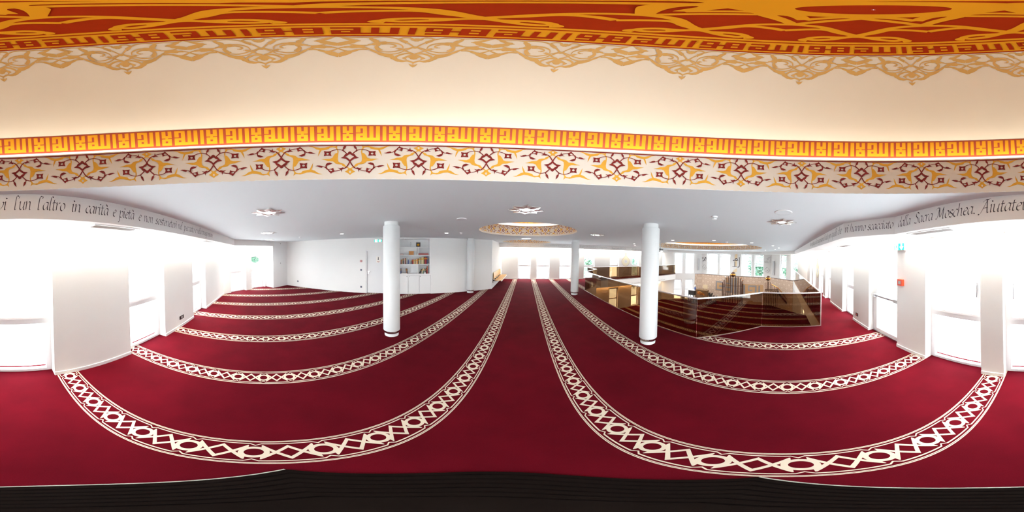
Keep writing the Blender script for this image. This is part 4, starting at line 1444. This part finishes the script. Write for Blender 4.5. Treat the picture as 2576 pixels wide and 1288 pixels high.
# ------------------------------------------------------------------ mosaic dado and the end wall of the hall
t = thing('mosaic_panel', 'beige mosaic tiled dado along the hall end wall, below the windows', 'mosaic panel', (XQ, 5, ZL))
m = MB()
B = lambda x, y: (x - XQ, y - 5)
m.prism([B(XQ - .001, 1.052), B(XQ - .001, 8.956), B(*FFC(3.82, .001, 0)[:2]), B(*FFC(3.82, .03, 0)[:2]), B(XQ - .03, 8.944), B(XQ - .03, 1.064), B(*FRC(1.60, .03, 0)[:2]), B(*FRC(1.60, .001, 0)[:2])], 0.001, -ZL - .02)
m.build('tiling', 'mosaic', t)
m = MB()
m.prism([B(XQ - .001, 1.052), B(XQ - .001, 8.956), B(*FFC(3.82, .001, 0)[:2]), B(*FFC(3.82, .045, 0)[:2]), B(XQ - .045, 8.94), B(XQ - .045, 1.07), B(*FRC(1.60, .045, 0)[:2]), B(*FRC(1.60, .001, 0)[:2])], -ZL - .02, -ZL + .015)
m.build('cap_strip', 'bronze', t)
# square lettering set into the mosaic; crop units of the photograph -> y, z on the wall
KY = lambda X: 9.63 - X * 0.003354 - 5
KZ = lambda Y: -(Y - 185) * 0.00337 - ZL
gm, bm_ = MB(), MB()
for X0, X1, Y0, Y1 in ((740, 1000, 380, 715), (1100, 1500, 240, 760), (1640, 2330, 420, 780)):
    gm.box((-.036, KY(X1), KZ(Y1)), (-.030, KY(X0), KZ(Y0)))
for X0, X1, Y0, Y1 in ((755, 1000, 382, 432), (745, 792, 382, 700), (745, 1000, 650, 702), (870, 1080, 520, 575),
                       (1130, 1300, 410, 462), (1130, 1300, 540, 595), (1130, 1300, 690, 745), (1280, 1330, 250, 745), (1390, 1480, 240, 770), (1210, 1240, 250, 400),
                       (1700, 1752, 455, 745), (1850, 2120, 452, 502), (1850, 1892, 455, 640), (1850, 1990, 598, 645), (2070, 2120, 452, 740), (2180, 2230, 452, 745), (2180, 2320, 700, 745)):
    kk = .0007 * (len(bm_.v) // 8)
    bm_.box((-.042 - kk, KY(X1), KZ(Y1)), (-.036, KY(X0), KZ(Y0)))
gm.build('lettering_ground', 'kufic_ground', t)
bm_.build('square_lettering', 'kufic_blue', t)


def wall_script(F, tc, z, strokes, label, name, cat, col_, w=.045, group=None, extra=None):
    x, y, _ = F(tc, 0, z)
    e0 = F(0, 0, 0); ex = F(1, 0, 0); nn = F(0, 1, 0)
    d = (ex[0] - e0[0], ex[1] - e0[1]); n = (nn[0] - e0[0], nn[1] - e0[1])
    L = lambda a_, q_, zz: (d[0] * a_ + n[0] * q_, d[1] * a_ + n[1] * q_, zz)
    t_ = None
    if extra:
        t_ = thing(name, label, cat, (x, y, z), group=group)
        extra(t_, L)
    v = MB()
    for P_ in strokes:
        Q = crom(P_, 5) if len(P_) > 2 else P_
        for q0, q1 in zip(Q, Q[1:]):
            # nib held at an angle, with real thickness
            nb = (w * .75, w * .6)
            v.hexa([L(q0[0] - nb[0] / 2, .004, q0[1] - nb[1] / 2), L(q1[0] - nb[0] / 2, .004, q1[1] - nb[1] / 2), L(q1[0] + nb[0] / 2, .004, q1[1] + nb[1] / 2), L(q0[0] + nb[0] / 2, .004, q0[1] + nb[1] / 2),
                    L(q0[0] - nb[0] / 2, .02, q0[1] - nb[1] / 2), L(q1[0] - nb[0] / 2, .02, q1[1] - nb[1] / 2), L(q1[0] + nb[0] / 2, .02, q1[1] + nb[1] / 2), L(q0[0] + nb[0] / 2, .02, q0[1] + nb[1] / 2)])
    o = v.build('strokes' if extra else name, col_, t_)
    if not extra:
        o.location = (x, y, z)
        tag(o, label, cat, group)
    return t_ or o


# the frame runs along +y, so the viewer's right is -t: mirror the strokes
MX = lambda S, k=1.0: [[(-p[0] * k, p[1] * k) for p in P_] for P_ in S]
muh = [[(.42, .0), (.1, .02), (-.05, .05), (-.02, -.1), (-.2, -.34), (-.42, -.38)], [(-.28, .32), (-.12, .1), (.08, -.12), (.22, -.34)], [(.1, .2), (.25, .28), (.2, .12)], [(-.42, .05), (-.5, .14), (-.4, .2), (-.34, .08)]]
alla = [[(.5, .62), (.5, -.35)], [(.5, .62), (.2, .45), (-.15, .3)], [(.3, .35), (.1, .2), (-.1, .1)], [(.25, .05), (.25, -.3), (.05, -.36), (.05, .0)], [(.05, -.36), (-.15, -.34), (-.15, .0)], [(-.15, -.34), (-.35, -.3), (-.45, -.15), (-.3, -.1), (-.3, -.3), (-.5, -.34)]]
FQ2 = frame((XQ, 0), (0, 1), (-1, 0))
wall_script(FQ2, 8.62, 1.78, MX(muh, .68), 'black calligraphy left of the hall end windows, above a grey seal', 'wall_calligraphy', 'calligraphy', 'ink', .075)
wall_script(FQ2, 1.43, 1.78, MX(alla, .68), 'grey outlined calligraphy with a tall upright, right of the hall end windows', 'wall_calligraphy', 'calligraphy', 'silver_paint', .05)
seal = [[(.22 * cos(k) + .05 * cos(5 * k), .24 * sin(k) + .05 * sin(5 * k)) for k in [2 * pi * i / 30 for i in range(31)]], [(-.12, .05), (.0, -.08), (.12, .05)], [(-.1, -.1), (.1, -.12)]]
wall_script(FQ2, 8.62, .82, seal, 'grey seal shaped calligraphy under the black calligraphy', 'wall_calligraphy', 'calligraphy', 'silver_paint', .05)
wall_script(FQ2, 1.43, .80, seal, 'grey seal shaped calligraphy under the outlined calligraphy', 'wall_calligraphy', 'calligraphy', 'silver_paint', .05)


def gold_blocks(t_, L):
    m_ = MB()
    for poly in ([(-.12, .95), (.18, 1.25), (.18, .55), (-.12, .5)], [(-.12, .35), (.14, .38), (.14, -.25), (-.12, -.25)], [(-.22, -.72), (.16, -.45), (.16, -.85), (-.05, -.95), (-.3, -.85)]):
        a_ = [L(-p[0], .002, p[1]) for p in poly]; b_ = [L(-p[0], .012, p[1]) for p in poly]
        k_ = len(poly)
        m_.add(a_ + b_, [tuple(range(k_))[::-1], tuple(range(k_, 2 * k_))] + [(i, (i + 1) % k_, (i + 1) % k_ + k_, i + k_) for i in range(k_)])
    m_.build('gold_shape', 'paper_beige', t_)


ctr = [[(.40, .72), (.40, -.28), (-.02, -.30), (-.38, -.28)], [(-.1, .25), (-.1, -.28)], [(-.2, .38), (.3, .36)], [(-.1, .45), (.12, .62), (.16, .42), (-.2, .40)], [(-.3, .3), (-.2, .42)]]
wall_script(FQ2, 4.86, 1.35, MX(ctr), 'tall gold and black calligraphy between the middle hall windows, over the gold ball', 'wall_calligraphy', 'calligraphy', 'ink', .085, extra=gold_blocks)


def column_speaker(F, tc, z, label):
    x, y, _ = F(tc, 0, z)
    e0 = F(0, 0, 0); ex = F(1, 0, 0); nn = F(0, 1, 0)
    d = (ex[0] - e0[0], ex[1] - e0[1]); n = (nn[0] - e0[0], nn[1] - e0[1])
    L = lambda a_, q_, zz: (d[0] * a_ + n[0] * q_, d[1] * a_ + n[1] * q_, zz)
    t_ = thing('column_speaker', label, 'speaker', (x, y, z), group='tall grey column speakers')
    MB().fbox(L, (-.03, 0.001, -.4), (.03, .05, .4)).build('bracket', 'grey_plastic', t_)
    MB().fbox(L, (-.09, .05, -.7), (.09, .17, .7)).build('cabinet', 'brushed', t_)
    MB().fbox(L, (-.07, .17, -.68), (.07, .176, .68)).build('grille', 'grey_plastic', t_)


column_speaker(FFC, 4.22, 1.15, 'tall grey column speaker left of the black calligraphy')
column_speaker(FRC, 4.15, 1.05, 'tall grey column speaker right of the outlined calligraphy')


def drop_emblem(F, tc, z, label):
    x, y, _ = F(tc, 0, z)
    e0 = F(0, 0, 0); ex = F(1, 0, 0); nn = F(0, 1, 0)
    d = (ex[0] - e0[0], ex[1] - e0[1]); n = (nn[0] - e0[0], nn[1] - e0[1])
    t_ = thing('wall_emblem', label, 'emblem', (x, y, z), group='drop shaped wall emblems')
    L = lambda a_, zz, q_=.004: (d[0] * a_ + n[0] * q_, d[1] * a_ + n[1] * q_, zz)
    half = crom([(0, .40), (.08, .32), (.24, .16), (.40, -.02), (.42, -.18), (.32, -.38), (.14, -.52), (0, -.56)], 5)
    outl = half + [(-p[0], p[1]) for p in half[-2:0:-1]]
    circ = [(.17 * cos(2 * pi * i / 28), -.14 + .17 * sin(2 * pi * i / 28)) for i in range(28)]
    MB().flat(outl, lambda u, v: L(u, v, .004), [circ]).build('drop', 'pale_gold', t_)
    m_ = MB()
    m_.stroke([(p[0] * 1.06, p[1] * 1.05) for p in outl] + [(outl[0][0] * 1.06, outl[0][1] * 1.05)], .018, lambda u, v: L(u, v, .006))
    m_.flat([(0, .66), (.05, .56), (.02, .5), (.03, .42), (-.03, .42), (-.02, .5), (-.05, .56)], lambda u, v: L(u, v, .006))
    m_.build('border', 'gold_pale', t_)
    m_ = MB()
    for S in ([(-.10, -.2), (-.02, -.16), (.02, -.24), (.1, -.1)], [(-.08, -.08), (.0, -.04), (.08, -.16)]):
        m_.stroke(crom(S, 4), .02, lambda u, v: L(u, v, .007))
    m_.build('script', 'silver_paint', t_)


drop_emblem(FF, 8.70, 1.56, 'pale gold drop shaped emblem on the far wall above the glass balustrade')
drop_emblem(FB, 9.85, 1.45, 'pale gold drop shaped emblem on the right corridor wall between far windows')

# ------------------------------------------------------------------ prayer niche of standing bars with a gold ball
t = thing('prayer_niche', 'prayer niche of tall bronze bars stepping up to a gold ball, before the mosaic wall', 'prayer niche', (16.4, 4.95, ZL))
tops = [(1.30, -.74, .42), (1.09, -.44, .34), (.84, -.16, .24), (.56, .0, .12), (.28, .20, .04), (0.0, .02, 0), (-.28, .12, .04), (-.54, -.02, .12), (-.76, -.22, .24), (-.90, -.48, .34), (-.98, -.76, .42)]
for u, zt, dx in tops:
    h_ = zt - ZL
    MB().tube([(dx, u, 0.0), (dx, u, h_)], .042, 10).build('bar', 'bronze', t)
for u, zt, dx in (tops[0], tops[1], tops[2], tops[4], tops[8], tops[9]):
    sg = 1 if u > 0 else -1
    h_ = zt - ZL
    MB().tube([(dx, u, h_), (dx - .02, u + sg * .06, h_ + .07), (dx - .05, u + sg * .16, h_ + .12)], [.034, .04, .02], 10).build('curled_tip', 'rail_metal' if u > 0 else 'gold_metal', t)
prof = [(.27 * sin(pi * i / 16) + .0005, .27 * -cos(pi * i / 16)) for i in range(17)]
bl_ = MB().lathe(prof, 28, (0, 0, 3.24)).build('ball', 'bronze', t)
prof = [(.274 * sin(pi * i / 24), .274 * -cos(pi * i / 24)) for i in range(10, 15)]
MB().lathe(prof, 28, (0, 0, 3.24), caps=False).build('gold_band', 'gold_metal', bl_)
for z_ in (.9, 2.0):
    MB().tube([(dx + .01, u, z_) for u, zt, dx in tops], .018, 8).build('cross_rail', 'bronze', t)

# ------------------------------------------------------------------ pulpit with stairs
t = thing('pulpit', 'bronze pulpit with a stair, railing bars and gold ball at the right of the hall', 'pulpit', (15.75, 0, ZL))
PZ = 1.93
m = MB()
m.box((-.45, .30, PZ - .07), (.5, 1.48, PZ))
m.build('platform', 'wood_dark', t)
nst = 9
m = MB()
for k in range(nst):
    y1 = .30 - k * .155; z1 = PZ - (k + 1) * PZ / (nst + .5)
    m.box((-.40, y1 - .175, z1 - .045), (.45, y1, z1))
m.build('step', 'wood_dark', t)
m = MB()
m.hexa([(-.44, .30, PZ - .22), (-.40, .30, PZ - .22), (-.40, -1.12, .0), (-.44, -1.12, .0), (-.44, .30, PZ + .0), (-.40, .30, PZ + .0), (-.40, -1.12, .22), (-.44, -1.12, .22)])
m.build('stringer', 'bronze', t)
for k in range(8):
    y_ = 1.46 - k * .165
    MB().tube([(-.43, y_, 0), (-.43, y_, PZ - .04)], .022, 8).build('support_bar', 'bronze', t)
for y_, zt in ((1.46, .80), (1.30, .82), (1.14, .84), (.98, .84), (.82, .62), (.60, .52), (.42, .40), (.28, .28), (.16, .18)):
    MB().tube([(-.43, y_, PZ - .05), (-.43, y_, PZ + zt)], .024, 8).build('railing_bar', 'bronze', t)
MB().tube([(-.43, 1.48, PZ + .10), (-.43, .30, PZ + .10)], .03, 8).build('railing', 'bronze', t)
MB().tube([(-.43, .86, PZ + .62), (-.43, .28, PZ + .32), (-.43, -.05, PZ - .05), (-.43, -1.1, .50)], .035, 10).build('handrail', 'gold_metal', t)
prof = [(.24 * sin(pi * i / 16) + .0005, .24 * -cos(pi * i / 16)) for i in range(17)]
bl_ = MB().lathe(prof, 28, (-.2, 1.22, 3.10)).build('ball', 'bronze', t)
prof = [(.244 * sin(pi * i / 24), .244 * -cos(pi * i / 24)) for i in range(9, 15)]
MB().lathe(prof, 28, (-.2, 1.22, 3.10), caps=False).build('gold_band', 'gold_metal', bl_)
MB().tube([(-.2, 1.22, PZ), (-.2, 1.22, 2.88)], .03, 8).build('ball_post', 'bronze', t)

# ------------------------------------------------------------------ things standing left of the niche on the hall floor
t = thing('lectern', 'brown wooden lectern with gold calligraphy on its front, left of the niche', 'lectern', (15.3, 7.95, ZL))
MB().box((-.25, -.62, 0), (.25, .62, 1.42)).build('case', 'wood_dark', t)
MB().box((-.28, -.66, 1.42), (.28, .66, 1.50)).build('top', 'wood_dark', t)
m = MB()
for S in ([(.45, 1.22), (.2, 1.30), (-.1, 1.22), (-.4, 1.08)], [(.42, 1.05), (.1, 1.15), (-.2, 1.02), (-.45, 1.0)], [(.30, 1.12), (.15, .98), (-.05, 1.12), (-.3, 1.18)], [(.4, 1.12), (.25, 1.2), (.0, 1.04), (-.35, 1.1)]):
    m.stroke(crom(S, 5), .075, lambda u, v: (-.253, u, v))
m.build('calligraphy', 'gold_metal', t)
t = thing('notice_board', 'pale beige board standing behind the brown lectern', 'board', (16.2, 8.05, ZL))
MB().box((-.02, -.28, 1.45), (.02, .28, 1.90)).build('panel', 'paper_beige', t)
for y_ in (-.2, .2):
    MB().tube([(0, y_, 0), (0, y_, 1.46)], .02, 8).build('leg', 'bronze', t)
t = thing('side_table', 'dark side table with a white top, left of the lectern', 'table', (15.2, 9.12, ZL))
MB().box((-.3, -.42, 1.34), (.3, .42, 1.40)).build('tabletop', 'white_gloss', t)
MB().box((-.26, -.36, .80), (.26, .36, 1.34)).build('case', 'black_plastic', t)
for sx in (-.22, .22):
    for sy in (-.32, .32):
        MB().box((sx - .03, sy - .03, 0), (sx + .03, sy + .03, .80)).build('leg', 'black_plastic', t)
t = thing('blue_vase', 'blue and white vase standing on the white table top', 'vase', (15.25, 8.80, ZL + 1.40))
MB().lathe([(.08, 0), (.13, .10), (.12, .22), (.05, .34)], 20).build('body', 'vase_blue', t)
MB().lathe([(.05, .34), (.08, .46), (.04, .56), (.0005, .58)], 20).build('neck', 'paper', t)
for i, (y_, l_) in enumerate(((7.0, 'dark folding stand with gold trim right of the lectern'), (6.5, 'lower dark folding stand between the lectern and the niche'))):
    t = thing('book_stand', l_, 'stand', (15.7, y_, ZL))
    h_ = 1.15 - i * .25
    m = MB(); m.hexa([(-.2, -.05, 0), (.2, -.05, 0), (.2, .0, 0), (-.2, .0, 0), (-.2, .30, h_), (.2, .30, h_), (.2, .35, h_), (-.2, .35, h_)]); m.build('leg', 'black_plastic', t)
    m = MB(); m.hexa([(-.2, .30, 0), (.2, .30, 0), (.2, .35, 0), (-.2, .35, 0), (-.2, -.05, h_), (.2, -.05, h_), (.2, .0, h_), (-.2, .0, h_)]); m.build('leg', 'black_plastic', t)
    MB().box((-.22, .04, h_ * .5), (.22, .26, h_ * .5 + .06)).build('shelf', 'gold_paint', t)

# ------------------------------------------------------------------ outside
g = MB().box((-90, -90, -3.4), (110, 100, -3.2))
struct('ground_outside', g, 'terrace')


def tree(x, y, h_, r, label, seed, cc=.62, ce=.36):
    rr = random.Random(seed)
    t_ = thing('tree', label, 'tree', (x, y, -3.2), group='trees outside the windows')
    MB().tube([(0, 0, 0), (.05, 0, h_ * .3), (0, .05, h_ * .6)], [.16, .12, .07], 8).build('trunk', 'bark', t_)
    m_ = MB()
    for i in range(900):
        u = rr.uniform(-1, 1); a_ = rr.uniform(0, 2 * pi); q = rr.random() ** .4
        c_ = Vector((r * q * sqrt(1 - u * u) * cos(a_), r * q * sqrt(1 - u * u) * sin(a_), h_ * cc + h_ * ce * q * u))
        s_ = rr.uniform(.16, .34)
        e1 = Vector((rr.uniform(-1, 1), rr.uniform(-1, 1), rr.uniform(-1, 1))).normalized() * s_
        e2 = e1.orthogonal().normalized() * s_ * .5
        m_.add([c_ - e1, c_ + e2, c_ + e1, c_ - e2], [(0, 1, 2, 3)])
    m_.build('crown', 'leaf_green', t_)


tree(-38.0, -3.45, 4.5, 1.1, 'small green treetop seen through the left corner window', 2, .84, .15)
tree(7.7, 19.0, 4.9, 1.7, 'green tree outside the far windows behind the glass balustrade', 5)
tree(15.9, 20.0, 5.4, 1.8, 'green tree outside the far window next to the drop emblem', 6)
tree(24.5, -1.2, 6.8, 2.0, 'green tree outside the right chamfer windows with blinds', 7)
tree(25.0, 3.4, 6.6, 1.8, 'green tree outside the hall end window with a half lowered blind', 8)
